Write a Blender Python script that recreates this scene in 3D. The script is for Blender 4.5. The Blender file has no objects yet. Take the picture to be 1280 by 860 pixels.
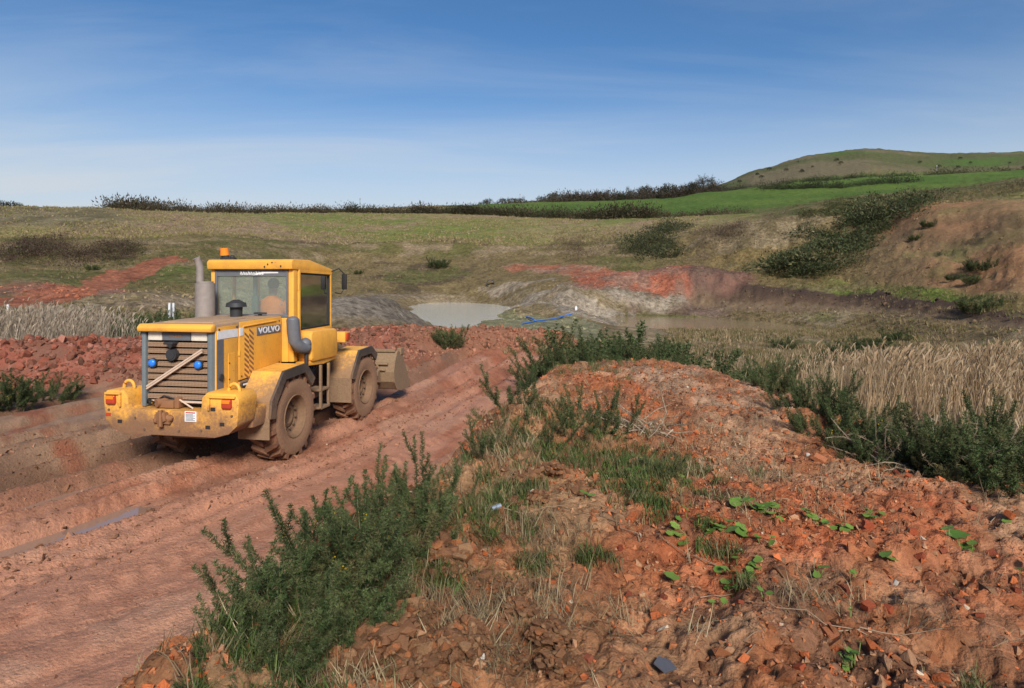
import bpy, bmesh, math, random, colorsys
import numpy as np
from mathutils import Vector, Matrix, Euler

# ------------------------------------------------------------------ camera, sky, sun, exposure
scn = bpy.context.scene
COL = scn.collection
F, CX, CY, EYE = 800.0, 640.0, 345.0, 2.9      # focal length and eye level in 1280x860 pixels, eye height in metres
cam_d = bpy.data.cameras.new('camera'); cam = bpy.data.objects.new('camera', cam_d); COL.objects.link(cam)
cam.location = (0, 0, EYE); cam.rotation_euler = (math.radians(90), 0, 0)
cam_d.sensor_width = 36; cam_d.lens = 36*F/1280; cam_d.shift_y = (CY-430)/1280
cam_d.clip_start = .05; cam_d.clip_end = 9000
scn.camera = cam

SUN_EL, SUN_AZ = math.radians(34), math.radians(166)     # azimuth clockwise from +Y (the view direction)
w = bpy.data.worlds.new('World'); scn.world = w; w.use_nodes = True
nt = w.node_tree; nt.nodes.clear()
def N(nt, t, **k):
    n = nt.nodes.new(t)
    for a, b in k.items():
        if a in n.inputs.keys(): n.inputs[a].default_value = b
        else: setattr(n, a, b)
    return n
out = N(nt, 'ShaderNodeOutputWorld'); bg = N(nt, 'ShaderNodeBackground', Strength=.088)
sky = N(nt, 'ShaderNodeTexSky', sky_type='NISHITA', sun_disc=False, sun_elevation=SUN_EL, sun_rotation=SUN_AZ,
        air_density=1.0, dust_density=.4, ozone_density=5.5)
# thin high cloud: noise on the sky dome, stretched along the horizon
geo = N(nt, 'ShaderNodeTexCoord')
sep = N(nt, 'ShaderNodeSeparateXYZ'); nt.links.new(geo.outputs['Generated'], sep.inputs[0])
def M(nt, op, a, b=None, c=None, clamp=False):
    n = nt.nodes.new('ShaderNodeMath'); n.operation = op; n.use_clamp = clamp
    for i, v in enumerate((a, b, c)):
        if v is None: continue
        if isinstance(v, (int, float)): n.inputs[i].default_value = v
        else: nt.links.new(v, n.inputs[i])
    return n.outputs[0]
zc = M(nt, 'ADD', M(nt, 'MAXIMUM', sep.outputs[2], 0.0), .10)
cx_ = M(nt, 'DIVIDE', sep.outputs[0], zc); cy_ = M(nt, 'DIVIDE', sep.outputs[1], zc)
cmb = N(nt, 'ShaderNodeCombineXYZ'); nt.links.new(cx_, cmb.inputs[0]); nt.links.new(cy_, cmb.inputs[1])
mp = N(nt, 'ShaderNodeMapping'); mp.inputs['Rotation'].default_value = (0, 0, math.radians(-28)); mp.inputs['Scale'].default_value = (.30, 1.0, 1)
mp.inputs['Location'].default_value = (1.35, 2.35, 0)
nt.links.new(cmb.outputs[0], mp.inputs[0])
n1 = N(nt, 'ShaderNodeTexNoise', Scale=1.35, Detail=7.0, Roughness=.55, Distortion=.5); nt.links.new(mp.outputs[0], n1.inputs['Vector'])
n2 = N(nt, 'ShaderNodeTexNoise', Scale=.6, Detail=3.0, Roughness=.5); nt.links.new(mp.outputs[0], n2.inputs['Vector'])
r1 = N(nt, 'ShaderNodeMapRange', interpolation_type='SMOOTHSTEP'); nt.links.new(n1.outputs[0], r1.inputs[0]); r1.inputs[1].default_value = .40; r1.inputs[2].default_value = .70
r2 = N(nt, 'ShaderNodeMapRange', interpolation_type='SMOOTHSTEP'); nt.links.new(n2.outputs[0], r2.inputs[0]); r2.inputs[1].default_value = .35; r2.inputs[2].default_value = .68
cl = M(nt, 'MULTIPLY', r1.outputs[0], M(nt, 'MULTIPLY_ADD', r2.outputs[0], .8, .2))
low = N(nt, 'ShaderNodeMapRange', interpolation_type='SMOOTHSTEP'); nt.links.new(sep.outputs[2], low.inputs[0]); low.inputs[1].default_value = .31; low.inputs[2].default_value = .02; low.inputs[3].default_value = .0; low.inputs[4].default_value = .94
fac = M(nt, 'ADD', M(nt, 'MULTIPLY', cl, .27), low.outputs[0], clamp=True)
mix = N(nt, 'ShaderNodeMix', data_type='RGBA'); nt.links.new(fac, mix.inputs[0]); hsv = N(nt, 'ShaderNodeHueSaturation', Saturation=1.12, Value=.66); nt.links.new(sky.outputs[0], hsv.inputs['Color']); nt.links.new(hsv.outputs[0], mix.inputs[6])
mix.inputs[7].default_value = (3.75, 4.05, 4.4, 1)
nt.links.new(mix.outputs[2], bg.inputs[0]); nt.links.new(bg.outputs[0], out.inputs[0])

sun_d = bpy.data.lights.new('sun', 'SUN'); sun = bpy.data.objects.new('sun', sun_d); COL.objects.link(sun)
sun_d.energy = 2.9; sun_d.angle = math.radians(18); sun_d.color = (1, .945, .86)
sdir = Vector((math.sin(SUN_AZ)*math.cos(SUN_EL), math.cos(SUN_AZ)*math.cos(SUN_EL), math.sin(SUN_EL)))
sun.rotation_euler = sdir.to_track_quat('Z', 'Y').to_euler()
vs = scn.view_settings; vs.view_transform = 'Standard'; vs.look = 'None'; vs.exposure = .92; vs.gamma = 1; vs.use_curve_mapping = False
scn.cycles.use_denoising = True
scn.cycles.max_bounces = 6; scn.cycles.diffuse_bounces = 3; scn.cycles.transparent_max_bounces = 12

# ------------------------------------------------------------------ noise
def _h(ix, iy, s):
    h = (ix.astype(np.uint32)*np.uint32(374761393) + iy.astype(np.uint32)*np.uint32(668265263) + np.uint32((s*2246822519) & 0xffffffff))
    h = (h ^ (h >> np.uint32(13)))*np.uint32(1274126177)
    h = h ^ (h >> np.uint32(16))
    return (h & np.uint32(0xffffff)).astype(np.float32)/np.float32(0xffffff)
def vn(x, y, s=0):
    x = np.asarray(x, float); y = np.asarray(y, float)
    fx = np.floor(x); fy = np.floor(y); u = x-fx; v = y-fy
    ix = fx.astype(np.int64); iy = fy.astype(np.int64)
    u = u*u*u*(u*(u*6-15)+10); v = v*v*v*(v*(v*6-15)+10)
    a = _h(ix, iy, s); b = _h(ix+1, iy, s); c = _h(ix, iy+1, s); d = _h(ix+1, iy+1, s)
    return ((a+(b-a)*u)+((c+(d-c)*u)-(a+(b-a)*u))*v)*2-1
def fbm(x, y, f, o=4, s=0, g=.5):
    t = 0; a = 1.; n = 0
    for i in range(o):
        t = t+a*vn(x*f+17.3*i, y*f-9.1*i, s+i*7); n += a; f *= 2.03; a *= g
    return t/n*1.5
def cells(x, y, f, s, power=.5):
    """rounded lumps: tallest dome over each point, 0..1"""
    x = x*f; y = y*f; ix = np.floor(x).astype(np.int64); iy = np.floor(y).astype(np.int64); best = np.zeros_like(x)
    for dx in (-1, 0, 1):
        for dy in (-1, 0, 1):
            cx = ix+dx; cy = iy+dy
            px = cx+_h(cx, cy, s); py = cy+_h(cx, cy, s+1); R = .25+.65*_h(cx, cy, s+2)
            q = 1-((x-px)**2+(y-py)**2)/(R*R)
            best = np.maximum(best, np.where(q > 0, np.abs(q)**power*R, 0))
    return best
def ss(a, b, x):
    t = np.clip((x-a)/(b-a), 0, 1); return t*t*(3-2*t)
def segdist(x, y, pts):
    """distance to a polyline and the parameter along it (0..n-1)"""
    d = np.full(np.shape(x), 1e9); par = np.zeros(np.shape(x))
    for i in range(len(pts)-1):
        ax, ay = pts[i]; bx, by = pts[i+1]; vx, vy = bx-ax, by-ay
        t = np.clip(((x-ax)*vx+(y-ay)*vy)/(vx*vx+vy*vy), 0, 1)
        e = np.hypot(x-ax-t*vx, y-ay-t*vy); m = e < d
        d = np.where(m, e, d); par = np.where(m, i+t, par)
    return d, par
# ------------------------------------------------------------------ the lie of the land
# each column is a bearing (given as the photo's x) with the same run of breaks of slope, near to far:
# (distance, height) where a height > 100 is written as the photo's y
Zk = lambda v: ('z', v)
def zof(Y, v): return v[1] if isinstance(v, tuple) else EYE+(CY-v)*Y/F
COLS = {
 -900: [(14, Zk(0)), (24, Zk(-.3)), (34, Zk(-.3)), (45, Zk(0)), (50, 383), (58, 374), (64, 370), (110, 330), (165, 298), (240, 266), (300, 268), (500, 272), (900, 272)],
 0:    [(18, Zk(0)), (26, Zk(-.3)), (34, Zk(-.3)), (45, Zk(0)), (50, 383), (58, 374), (64, 370), (110, 330), (165, 297), (240, 259), (320, 262), (500, 268), (900, 268)],
 130:  [(20, Zk(0)), (27, Zk(-.3)), (34, Zk(-.4)), (46, Zk(-.2)), (51, 389), (58, 379), (66, 372), (105, 338), (165, 297), (255, 261), (330, 264), (500, 266), (900, 266)],
 260:  [(24, Zk(0)), (29, Zk(-.5)), (36, Zk(-.9)), (55, Zk(-.9)), (62, 384), (72, 372), (80, 364), (115, 322), (185, 295), (320, 267), (400, 264), (550, 264), (900, 266)],
 420:  [(25, Zk(0)), (30, Zk(-.7)), (38, Zk(-1.8)), (110, Zk(-1.5)), (125, 373), (140, 362), (150, 352), (170, 334), (205, 303), (400, 267), (430, 266), (560, 263), (900, 264)],
 560:  [(26, Zk(0)), (31, Zk(-1)), (45, Zk(-2.85)), (145, Zk(-2.9)), (150, 369), (156, 360), (165, 346), (185, 325), (208, 302), (400, 268), (440, 266), (600, 257), (900, 260)],
 700:  [(26, Zk(0)), (31, Zk(-1)), (46, Zk(-2.9)), (112, Zk(-3.3)), (120, 370), (130, 355), (145, 340), (165, 327), (200, 306), (340, 275), (400, 272), (620, 253), (900, 252)],
 830:  [(15, Zk(0)), (23, Zk(-1.2)), (45, Zk(-3.9)), (116, Zk(-4.05)), (122, 376), (129, 359), (137, 346), (152, 325), (185, 300), (290, 273), (380, 268), (620, 249), (900, 246)],
 890:  [(13, Zk(0)), (21, Zk(-1.4)), (43, Zk(-3.9)), (110, Zk(-4.05)), (117, 380), (124, 357), (131, 346), (147, 318), (180, 288), (275, 271), (370, 265), (630, 241), (1100, 236)],
 950:  [(11, Zk(0)), (20, Zk(-1.5)), (42, Zk(-3.8)), (98, Zk(-4.0)), (106, 385), (115, 353), (122, 346), (140, 315), (175, 279), (260, 268), (360, 262), (640, 236), (1150, 213)],
 1010: [(10, Zk(0)), (19, Zk(-1.5)), (39, Zk(-3.9)), (90, Zk(-4.4)), (99, 386), (107, 358), (114, 349), (130, 314), (162, 270), (230, 260), (370, 254), (660, 230), (1180, 196)],
 1080: [(9, Zk(0)), (18, Zk(-1.6)), (36, Zk(-3.6)), (82, Zk(-4.2)), (92, 385), (99, 363), (106, 352), (122, 312), (150, 266), (200, 252), (380, 246), (680, 224), (1200, 187)],
 1190: [(7.5, Zk(0)), (17, Zk(-1.8)), (32, Zk(-2.8)), (62, Zk(-3.2)), (72, 398), (79, 376), (86, 362), (100, 320), (130, 256), (165, 242), (380, 238), (700, 219), (1250, 194)],
 1280: [(6.5, Zk(0)), (16, Zk(-1.8)), (28, Zk(-2.4)), (48, Zk(-2.6)), (58, 405), (64, 385), (72, 368), (88, 310), (115, 248), (140, 230), (380, 226), (720, 215), (1300, 192)],
 1650: [(5.5, Zk(0)), (14, Zk(-1.8)), (24, Zk(-2.4)), (40, Zk(-2.4)), (46, 410), (52, 390), (60, 365), (72, 310), (95, 240), (115, 220), (380, 215), (740, 212), (1300, 200)],
}
_az, _R, _Zv = [], [], []
for px, ks in COLS.items():
    a = math.atan((px-CX)/F); _az.append(a)
    rs = [.5]+[Y/math.cos(a) for Y, v in ks]; zs = [0.]+[zof(Y, v) for Y, v in ks]
    rs.append(3200); zs.append(zs[-1]*.75)
    _R.append(rs); _Zv.append(zs)
_az = np.array(_az); _LR = np.log(np.array(_R)); _Zv = np.array(_Zv); NK = _LR.shape[1]
def base(x, y, want_k=False):
    a = np.clip(np.arctan2(x, y), _az[0], _az[-1]); lr = np.log(np.maximum(np.hypot(x, y), .51))
    i = np.clip(np.searchsorted(_az, a)-1, 0, len(_az)-2); t = (a-_az[i])/(_az[i+1]-_az[i]); t = .5*t+.5*t*t*(3-2*t)
    z = np.zeros_like(lr); kf = np.zeros_like(lr)
    l0 = _LR[i, 0]*(1-t)+_LR[i+1, 0]*t; z0 = _Zv[i, 0]*(1-t)+_Zv[i+1, 0]*t
    for k in range(1, NK):
        l1 = _LR[i, k]*(1-t)+_LR[i+1, k]*t; z1 = _Zv[i, k]*(1-t)+_Zv[i+1, k]*t
        u = (np.exp(np.minimum(lr, 9)-l0)-1)/(np.exp(l1-l0)-1); m = (lr >= l0) & (lr <= l1 if k < NK-1 else lr > -9)
        uu = np.clip(u, 0, 1); z = np.where(m, z0+(z1-z0)*(.45*uu+.55*uu*uu*(3-2*uu)), z); kf = np.where(m, k-1+uu, kf)
        l0, z0 = l1, z1
    return (z, kf) if want_k else z

XR = ([-30, 1, 4.5, 8, 13, 20, 25, 40], [-14, -4.0, -2.35, -1.35, -.25, 1.0, 2.2, 4])       # right edge of the haul road
XE = ([-30, 3, 5, 7, 9, 11, 13], [8, 5.4, 4.35, 4.0, 3.9, 3.6, 3.0])                       # far edge of the soil bank the camera stands on
BERM = [(-60, 8), (-30, 12.5), (-20, 15.6), (-14, 17.3), (-10.5, 18.8), (-7.5, 21), (-4.5, 24), (-1, 26.5), (1.2, 27.0), (3.2, 26.5)]
BERM_H = [.9, .95, 1.0, 1.0, 1.0, .95, .8, .68, .6, .3]
def at(px, Y): return ((px-CX)/F*Y, Y)
# spoil heaps: photo x, distance, radius across / along, height, sharpness, colour
HEAPS = [
 (850, 130, 7.5, 10, 3.4, 'redheap'), (800, 131, 8, 9, 2.0, 'redheap'), (898, 125, 7, 8, 2.2, 'darkheap'), (762, 133, 8, 8, 1.2, 'redheap'),
 (465, 66, 5.6, 9, 2.1, 'grey'), (430, 62, 4.6, 6, 1.7, 'grey'), (505, 72, 3.0, 6, 1.6, 'grey'),
 (690, 110, 8, 8, 2.3, 'clay'), (655, 98, 6, 6, 1.6, 'tan'), (725, 100, 7, 9, 2.4, 'clay'), (742, 118, 7, 5, 2.6, 'tan'),
 (118, 64, 5.5, 5, 1.5, 'redheap'), (60, 70, 6, 4, 1.2, 'redheap'), (205, 60, 5, 6, 1.2, 'tan'), (160, 58, 5, 4, .7, 'tan'),
 (782, 121, 6, 4, 1.3, 'clay'), (818, 119, 7, 3.2, 1.0, 'clay'), (668, 121, 8, 4, 1.5, 'clay'), (640, 128, 7, 4, 1.2, 'tan'),
 (965, 150, 14, 9, 5.0, 'tan'), (915, 160, 12, 9, 3.0, 'tan'),
]
POND1_Z, POND2_Z = -3.1, -4.28
BASINS = [(542, 84, 6.0, 15, 1.0), (562, 104, 9.5, 22, 1.0), (580, 130, 11.5, 17, 1.0), (740, 106, 8, 10, 1.5), (790, 102, 13, 13, 1.0), (850, 98, 14, 13, 1.0), (905, 93, 10, 10, .9)]
def xc(y): return .22*y-2.25*np.exp(-(np.clip(y, 1.5, 60)-5)/4.5)
RUTS = [(-5.26, .26, .13, 1), (-6.5, .27, .15, 1), (-7.4, .2, .13, 1), (-4.25, .16, .055, .8), (-8.3, .25, .15, 1), (-9.15, .22, .13, 1), (-10.2, .3, .12, 1), (-3.0, .3, .035, .6), (-1.9, .2, .02, .5), (-11.6, .3, .12, 1), (-12.9, .3, .1, 1)]
def near_masks(x, y):
    xr = np.interp(y, *XR)+.35*fbm(x, y, .55, 3, 11); xe = np.interp(y, *XE)+.3*fbm(x, y, .6, 3, 12)
    wd = np.interp(y, [0, 6, 12], [2.1, 1.7, 1.3])
    plate = ss(15.2, 11.6, y+.5*fbm(x, y, .5, 3, 13)-.16*(x-1.5))
    up = ss(0, 1, (x-xr)/wd); dn = 1-ss(-.2, 2.6, x-xe)
    return xr, xe, up, dn, plate
def H(x, y, detail=True):
    x = np.asarray(x, float); y = np.asarray(y, float); shp = x.shape; x = x.ravel(); y = y.ravel()
    r = np.hypot(x, y)
    z, kf = base(x, y, True)
    # uneven ground beyond the road
    far = ss(24, 60, r)
    amp = np.interp(kf, [0, 2, 3, 4.2, 5, 6, 7, 9, 9.6, 10.5, 12, 14], [.03, .12, .16, .14, .9, .9, .7, 1.2, .8, .7, 1.0, 4.])
    z = z+amp*far*(.8*fbm(x, y, .045, 4, 21)+.35*fbm(x, y, .2, 3, 22))
    gul = ss(5.0, 6.5, kf)*ss(9.2, 8.2, kf)*ss(25, 60, x)      # gullied bare slope on the right
    z = z-gul*1.9*np.abs(fbm(x*1.0+y*.35, y*.25-x*.1, .2, 4, 24, .6))
    cutm = ss(4.5, 5.0, kf)*ss(6.3, 5.9, kf)*ss(22, 34, x); z = z-cutm*.6*np.abs(fbm(x*1.1+y*.5, y*.2-x*.1, .3, 4, 25, .6))
    for (px, Y, rx, ry, h, c) in HEAPS:
        hx, hy = at(px, Y); m = (np.abs(x-hx) < rx*2.2) & (np.abs(y-hy) < ry*2.2)
        if m.any():
            d = np.hypot((x[m]-hx)/rx, (y[m]-hy)/ry)*(1+.22*fbm(x[m], y[m], 1.6/rx, 3, 31)); q = np.clip(1-d/1.25, 0, 1)
            z[m] += h*(q*1.15)*(1-.25*q)
    dig = np.zeros_like(x)
    for (px, Y, rx, ry, dp) in BASINS:
        hx, hy = at(px, Y); dig = np.maximum(dig, dp*ss(1.18, .72, np.hypot((x-hx)/rx, (y-hy)/ry)+.12*fbm(x, y, .16, 3, 35)))
    z = z-dig
    m = r < 60
    xm, ym = x[m], y[m]
    if xm.size:
        xr, xe, up, dn, plate = near_masks(xm, ym)
        mound = up*dn*plate
        hm = 1.22+.10*fbm(xm, ym, .35, 3, 41)-.10*ss(2.2, 4.2, xm)
        # heaped ridge of dug soil along the road edge of the bank
        d1, p1 = segdist(xm, ym, [(-1.15, 2.4), (-.62, 4.1), (.02, 5.6), (.25, 6.3)]); ridge = np.exp(-(d1/.45)**2)*(.10+.09*np.sin(p1*3.1+.7))
        d2, _ = segdist(xm, ym, [(.30, 6.1), (.75, 6.5)]); ridge += np.exp(-(d2/.6)**2)*.14
        zz = z[m]+mound*(hm+ridge)
        db, pb = segdist(xm, ym, BERM); bw = 2.5+.5*fbm(xm, ym, .3, 2, 43)
        bm_ = 1-ss(.12, 1, db/bw); bh = np.interp(pb, range(len(BERM_H)), BERM_H)
        zz = zz+bm_*bh*(1+.18*fbm(xm, ym, .45, 3, 44))
        road = (1-up)*(1-ss(.0, .25, bm_))*ss(30, 26, ym-.35*xm)
        t = xm-xc(ym)+.12*fbm(xm, ym, .35, 3, 45)
        if detail:
            nst = fbm(t, ym*.10, 1.6, 4, 47, .6)
            ru = 0
            for (t0, w_, dep, k) in RUTS:
                q = (t-t0)/w_; mod = .65+.5*fbm(xm*.6, ym*.25, .8, 2, int(46-t0*3))
                ru = ru-dep*1.35*mod*np.exp(-q**8)+dep*.8*mod*(np.exp(-((q-1.75)/.55)**2)+np.exp(-((q+1.75)/.55)**2))
            lft = ss(-4.0, -6.5, t)
            rough = road*(.25+.75*lft)
            zz = zz+road*ru
            n5 = fbm(xm, ym, 2.2, 4, 51); n6 = fbm(xm*.9+ym*.5, ym*.35-xm*.15, 3.2, 3, 52)
            zz = zz+road*(.007*n5+.006*n6)+rough*(.022*np.abs(n5)+.02*np.abs(fbm(xm, ym, 6, 2, 53)))+road*nst*(.007+.06*lft)+road*np.exp(-((np.abs(t+5.2)-.45)/.2)**2)*.05*np.abs(fbm(xm, ym, 7, 3, 54))
            # tyre lug prints
            for t0 in (-5.26, -4.25, -2.7, -7.4, -3.45, -6.5):
                zz = zz-road*.03*np.exp(-((t-t0)/.22)**4)*(.5+.5*np.sin((ym+np.abs(t-t0)*.9)*2*math.pi/.21))*ss(-.1, .4, vn(xm*.5, ym*.5, 77))
            mb = np.maximum(mound, np.maximum(bm_, (up*ss(26, 14, ym))*.4))
            k1 = cells(xm+.05*n5, ym, 3.1, 61); k2 = cells(xm, ym+.03*n5, 8.0, 64); k3 = cells(xm, ym, 19., 67)
            cov = ss(-.35, .5, fbm(xm, ym, .8, 3, 68))
            edge = np.exp(-(d1/.75)**2)*ss(7, 5.6, ym)
            zz = zz+mb*(k1*(.015+.04*cov+.10*edge)+k2*(.02+.035*cov+.05*edge)+k3*.03+.035*n5+.02*fbm(xm, ym, 11, 3, 70))
            zz = zz+bm_*(k1*.06+k2*.05)
            zz = zz-mound*ss(.38, .8, np.abs(fbm(xm, ym, 1.1, 2, 69)))*.06
        z[m] = zz
    return z.reshape(shp)
def hit(px, py):
    """the ground point seen at a place in the photograph"""
    r = np.exp(np.linspace(math.log(1.2), math.log(2500), 3000)); dx, dz = (px-CX)/F, (CY-py)/F
    zt = H(r*dx, r, detail=False); ray = EYE+dz*r; b = np.nonzero(ray < zt)[0]
    Y = r[b[0]] if len(b) else 1500.
    return (dx*Y, float(Y))
def hz(x, y): return float(H(np.array([x]), np.array([y]))[0])
def inpoly(x, y, P):
    P = np.array(P); c = np.zeros(x.shape, bool); j = len(P)-1
    for i in range(len(P)):
        xi, yi = P[i]; xj, yj = P[j]
        if yi != yj:
            c ^= ((yi > y) != (yj > y)) & (x < (xj-xi)*(y-yi)/(yj-yi)+xi)
        j = i
    return c

# ------------------------------------------------------------------ mesh helpers
def np_mesh(name, V, F_, col=None, smooth=False, quad=None, extra=None):
    me = bpy.data.meshes.new(name); V = np.asarray(V, np.float32); F_ = np.asarray(F_, np.int32); k = F_.shape[1]
    me.vertices.add(len(V)); me.vertices.foreach_set('co', V.ravel())
    me.loops.add(F_.size); me.loops.foreach_set('vertex_index', F_.ravel())
    me.polygons.add(len(F_)); me.polygons.foreach_set('loop_start', np.arange(0, F_.size, k, dtype=np.int32))
    me.polygons.foreach_set('use_smooth', np.full(len(F_), smooth, bool))
    me.update(calc_edges=True)
    if col is not None:
        at_ = me.attributes.new('Col', 'FLOAT_COLOR', 'POINT'); c4 = np.ones((len(V), 4), np.float32); c4[:, :3] = col; at_.data.foreach_set('color', c4.ravel())
    for nme, arr in (extra or {}).items():
        at_ = me.attributes.new(nme, 'FLOAT', 'POINT'); at_.data.foreach_set('value', np.asarray(arr, np.float32))
    return me
def link(name, data, mat=None, parent=None, loc=None, rot=None, scale=None, kind=None, label=None, cat=None, group=None):
    o = bpy.data.objects.new(name, data); COL.objects.link(o)
    if mat is not None and data is not None and not data.materials: data.materials.append(mat)
    if parent is not None: o.parent = parent
    if loc is not None: o.location = loc
    if rot is not None: o.rotation_euler = rot
    if scale is not None: o.scale = (scale,)*3 if isinstance(scale, (int, float)) else scale
    if kind: o['kind'] = kind
    if label: o['label'] = label
    if cat: o['category'] = cat
    if group: o['group'] = group
    return o
def lerp(a, b, t): return a+(b-a)*(t[..., None] if isinstance(t, np.ndarray) else t)
C = lambda *v: np.array(v, float)

# ------------------------------------------------------------------ ground colours
def ground_colour(x, y, z):
    r = np.hypot(x, y); az = np.arctan2(x, y); pxx = CX+F*np.tan(np.clip(az, -1.2, 1.2))
    zb, kf = base(x, y, True)
    sc = np.clip(r/60, .3, 8)
    n1 = fbm(x, y, .035, 5, 101, .6); n2 = fbm(x, y, .5, 4, 102); n3 = fbm(x*.6+y*.3, y*1.2, .02, 4, 103); nf = fbm(x, y, .13, 5, 104, .65)
    kk = kf+.10*n1+.05*nf
    # rough grass and broken ground of the old workings
    col = lerp(C(.205, .150, .070), C(.135, .122, .042), ss(-.05, .6, n1))
    col = lerp(col, C(.27, .20, .115), ss(.0, .6, nf+.3*n3))
    col = lerp(col, C(.075, .055, .035), ss(.42, .8, -n1+.4*nf)*.8)
    # field above the scarp
    fld = ss(9.0, 9.12, kk)*ss(10.15, 10.0, kk)
    fc = lerp(C(.24, .20, .085), C(.165, .18, .05), ss(-.2, .55, n3+.5*nf)); fc = lerp(fc, C(.27, .19, .115), ss(-.1, .45, n1+.6*nf-.35*n3))
    col = lerp(col, fc, fld)
    lb = fld*ss(190, 120, pxx); col = lerp(col, lerp(C(.20, .165, .095), C(.14, .115, .06), ss(-.2, .4, nf)), lb*ss(9.25, 9.45, kk))
    scarp = np.exp(-((kf-9.02+.03*n1)/.035)**2)*ss(260, 330, pxx)*ss(760, 690, pxx)*ss(-.5, .15, n2+n1); col = lerp(col, C(.07, .045, .03), scarp*.9)
    # land beyond the hedge: winter wheat
    gf = ss(10.1, 10.3, kk)*ss(12.35, 12.2, kk-.06*n3)*ss(540, 580, pxx); col = lerp(col, lerp(C(.072, .122, .024), C(.10, .145, .03), ss(-.4, .5, n3)), gf)
    # scrubby strip between the quarry rim and the wheat on the right
    scr = ss(900, 1000, pxx)*ss(9.2, 9.4, kk)*ss(10.95, 10.75, kk); col = lerp(col, lerp(C(.17, .14, .06), C(.09, .10, .03), ss(-.3, .4, nf)), scr)
    # the down
    dn = ss(12.2, 12.35, kf+.05*n3)*ss(860, 900, pxx)
    dc = lerp(C(.088, .092, .038), C(.135, .112, .065), ss(-.05, .45, fbm(x*.4, y, .012, 4, 105)-.9*(kf-12.66))); dc = lerp(dc, C(.07, .115, .028), ss(-.1, .4, fbm(x, y*1.5, .006, 3, 106)+1.6*(kf-12.75)))
    col = lerp(col, dc, dn)
    # left: brushy hollow
    # quarry: benches, cut faces, floor
    qf = ss(2.6, 3.1, kf)*ss(5.05, 4.85, kf)
    fl = lerp(C(.22, .16, .08), C(.31, .235, .14), ss(-.2, .5, nf)); fl = lerp(fl, C(.15, .135, .05), ss(.15, .6, n1+.5*nf))
    col = lerp(col, fl, qf*ss(380, 480, pxx))
    cbk = ss(3.95, 4.1, kf)*ss(6.1, 5.9, kk)*ss(690, 720, pxx)*ss(930, 890, pxx); col = lerp(col, lerp(C(.25, .17, .125), C(.18, .12, .085), ss(-.3, .4, n2+nf)), cbk)
    cut = ss(4.75, 5.0, kk)*ss(6.12, 5.95, kk)*ss(820, 890, pxx)
    cc = lerp(C(.10, .063, .042), C(.155, .10, .06), ss(-.1, .6, n2+.5*n1)); cc = lerp(cc, C(.065, .042, .032), ss(5.45, 5.8, kf+.15*n1)*.9)
    cc = lerp(cc, C(.26, .185, .11), ss(.15, .55, fbm(z*1.1+.3*n2, x*.03, .9, 3, 107))*.5*ss(5.7, 5.3, kf)); col = lerp(col, cc, cut)
    bench = ss(6.0, 6.1, kk)*ss(7.25, 6.95, kk)*ss(960, 1040, pxx)*ss(1290, 1180, pxx); col = lerp(col, lerp(C(.13, .165, .035), C(.19, .17, .07), ss(-.1, .5, nf)), bench)
    bare = ss(6.7, 7.2, kk)*ss(9.25, 8.95, kk)*ss(1010, 1120, pxx+60*n1)
    bc = lerp(C(.25, .158, .080), C(.20, .135, .068), ss(-.3, .5, n2+.4*nf)); bc = lerp(bc, C(.30, .15, .075), ss(.1, .6, n1)*.7); bc = lerp(bc, C(.15, .13, .05), ss(.15, .6, nf-.2*n1+.2*n3)*.8)
    bc = lerp(bc, C(.16, .10, .055), ss(.15, .55, fbm(z*.8+.4*n2, x*.04, .7, 3, 108))*.6); col = lerp(col, bc, bare)
    ochre = ss(6.0, 6.6, kk)*ss(9.1, 8.7, kk)*ss(840, 900, pxx)*ss(1075, 1000, pxx); col = lerp(col, lerp(C(.21, .15, .062), C(.13, .115, .045), ss(-.1, .5, n1+.6*nf)), ochre*.85)
    HC = {'redheap': (C(.33, .115, .068), C(.27, .145, .10)), 'darkheap': (C(.20, .105, .075), C(.15, .09, .065)), 'grey': (C(.185, .15, .115), C(.235, .195, .15)),
          'clay': (C(.33, .27, .20), C(.23, .18, .12)), 'tan': (C(.25, .19, .11), C(.19, .145, .075))}
    for (px, Y, rx, ry, h, c) in HEAPS:
        hx, hy = at(px, Y); d = np.hypot((x-hx)/rx, (y-hy)/ry)*(1+.3*nf)
        m = ss(1.15, .75, d); a_, b_ = HC[c]; col = lerp(col, lerp(a_, b_, ss(-.3, .5, n2+nf)), m)
    wx = x+1.2*fbm(x, y, .25, 4, 111); wy = y+2.0*fbm(x, y, .25, 4, 112)
    for P, a_, b_, k in REGIONS:
        m = inpoly(wx, wy, P)*k
        col = lerp(col, lerp(a_, b_, ss(-.35, .45, nf+.6*n2)), m)
    # near ground: road, bank, berm
    m = r < 70
    xm, ym, nm = x[m], y[m], n2[m]
    xr, xe, up, dnn, plate = near_masks(xm, ym); mound = up*dnn*plate
    db, pb = segdist(xm, ym, BERM); bmk = 1-ss(.5, 1.12, db/2.5+.12*nm)
    t = xm-xc(ym)
    side = ss(28.5, 25.5, ym-.2*xm+.5*nm)*(1-ss(.25, .55, up))
    h1 = fbm(xm, ym, 1.3, 4, 121); h2 = fbm(xm*.8+ym*.5, ym*.3-xm*.12, 1.0, 4, 122); h3 = fbm(xm, ym, 7, 3, 123)
    h4 = fbm(t, ym*.10, 1.6, 4, 47, .6); h2 = .5*h2+.8*h4
    rc = lerp(C(.44, .205, .122), C(.335, .128, .068), ss(-.3, .55, h2+.4*h1)); rc = lerp(rc, C(.46, .25, .16), ss(.15, .7, h1-.4*h2)*.7)
    rc = lerp(rc, C(.31, .092, .040), ss(.2, .7, fbm(xm*.7+ym*.4, ym*.35, .45, 3, 124))*.75)
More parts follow.
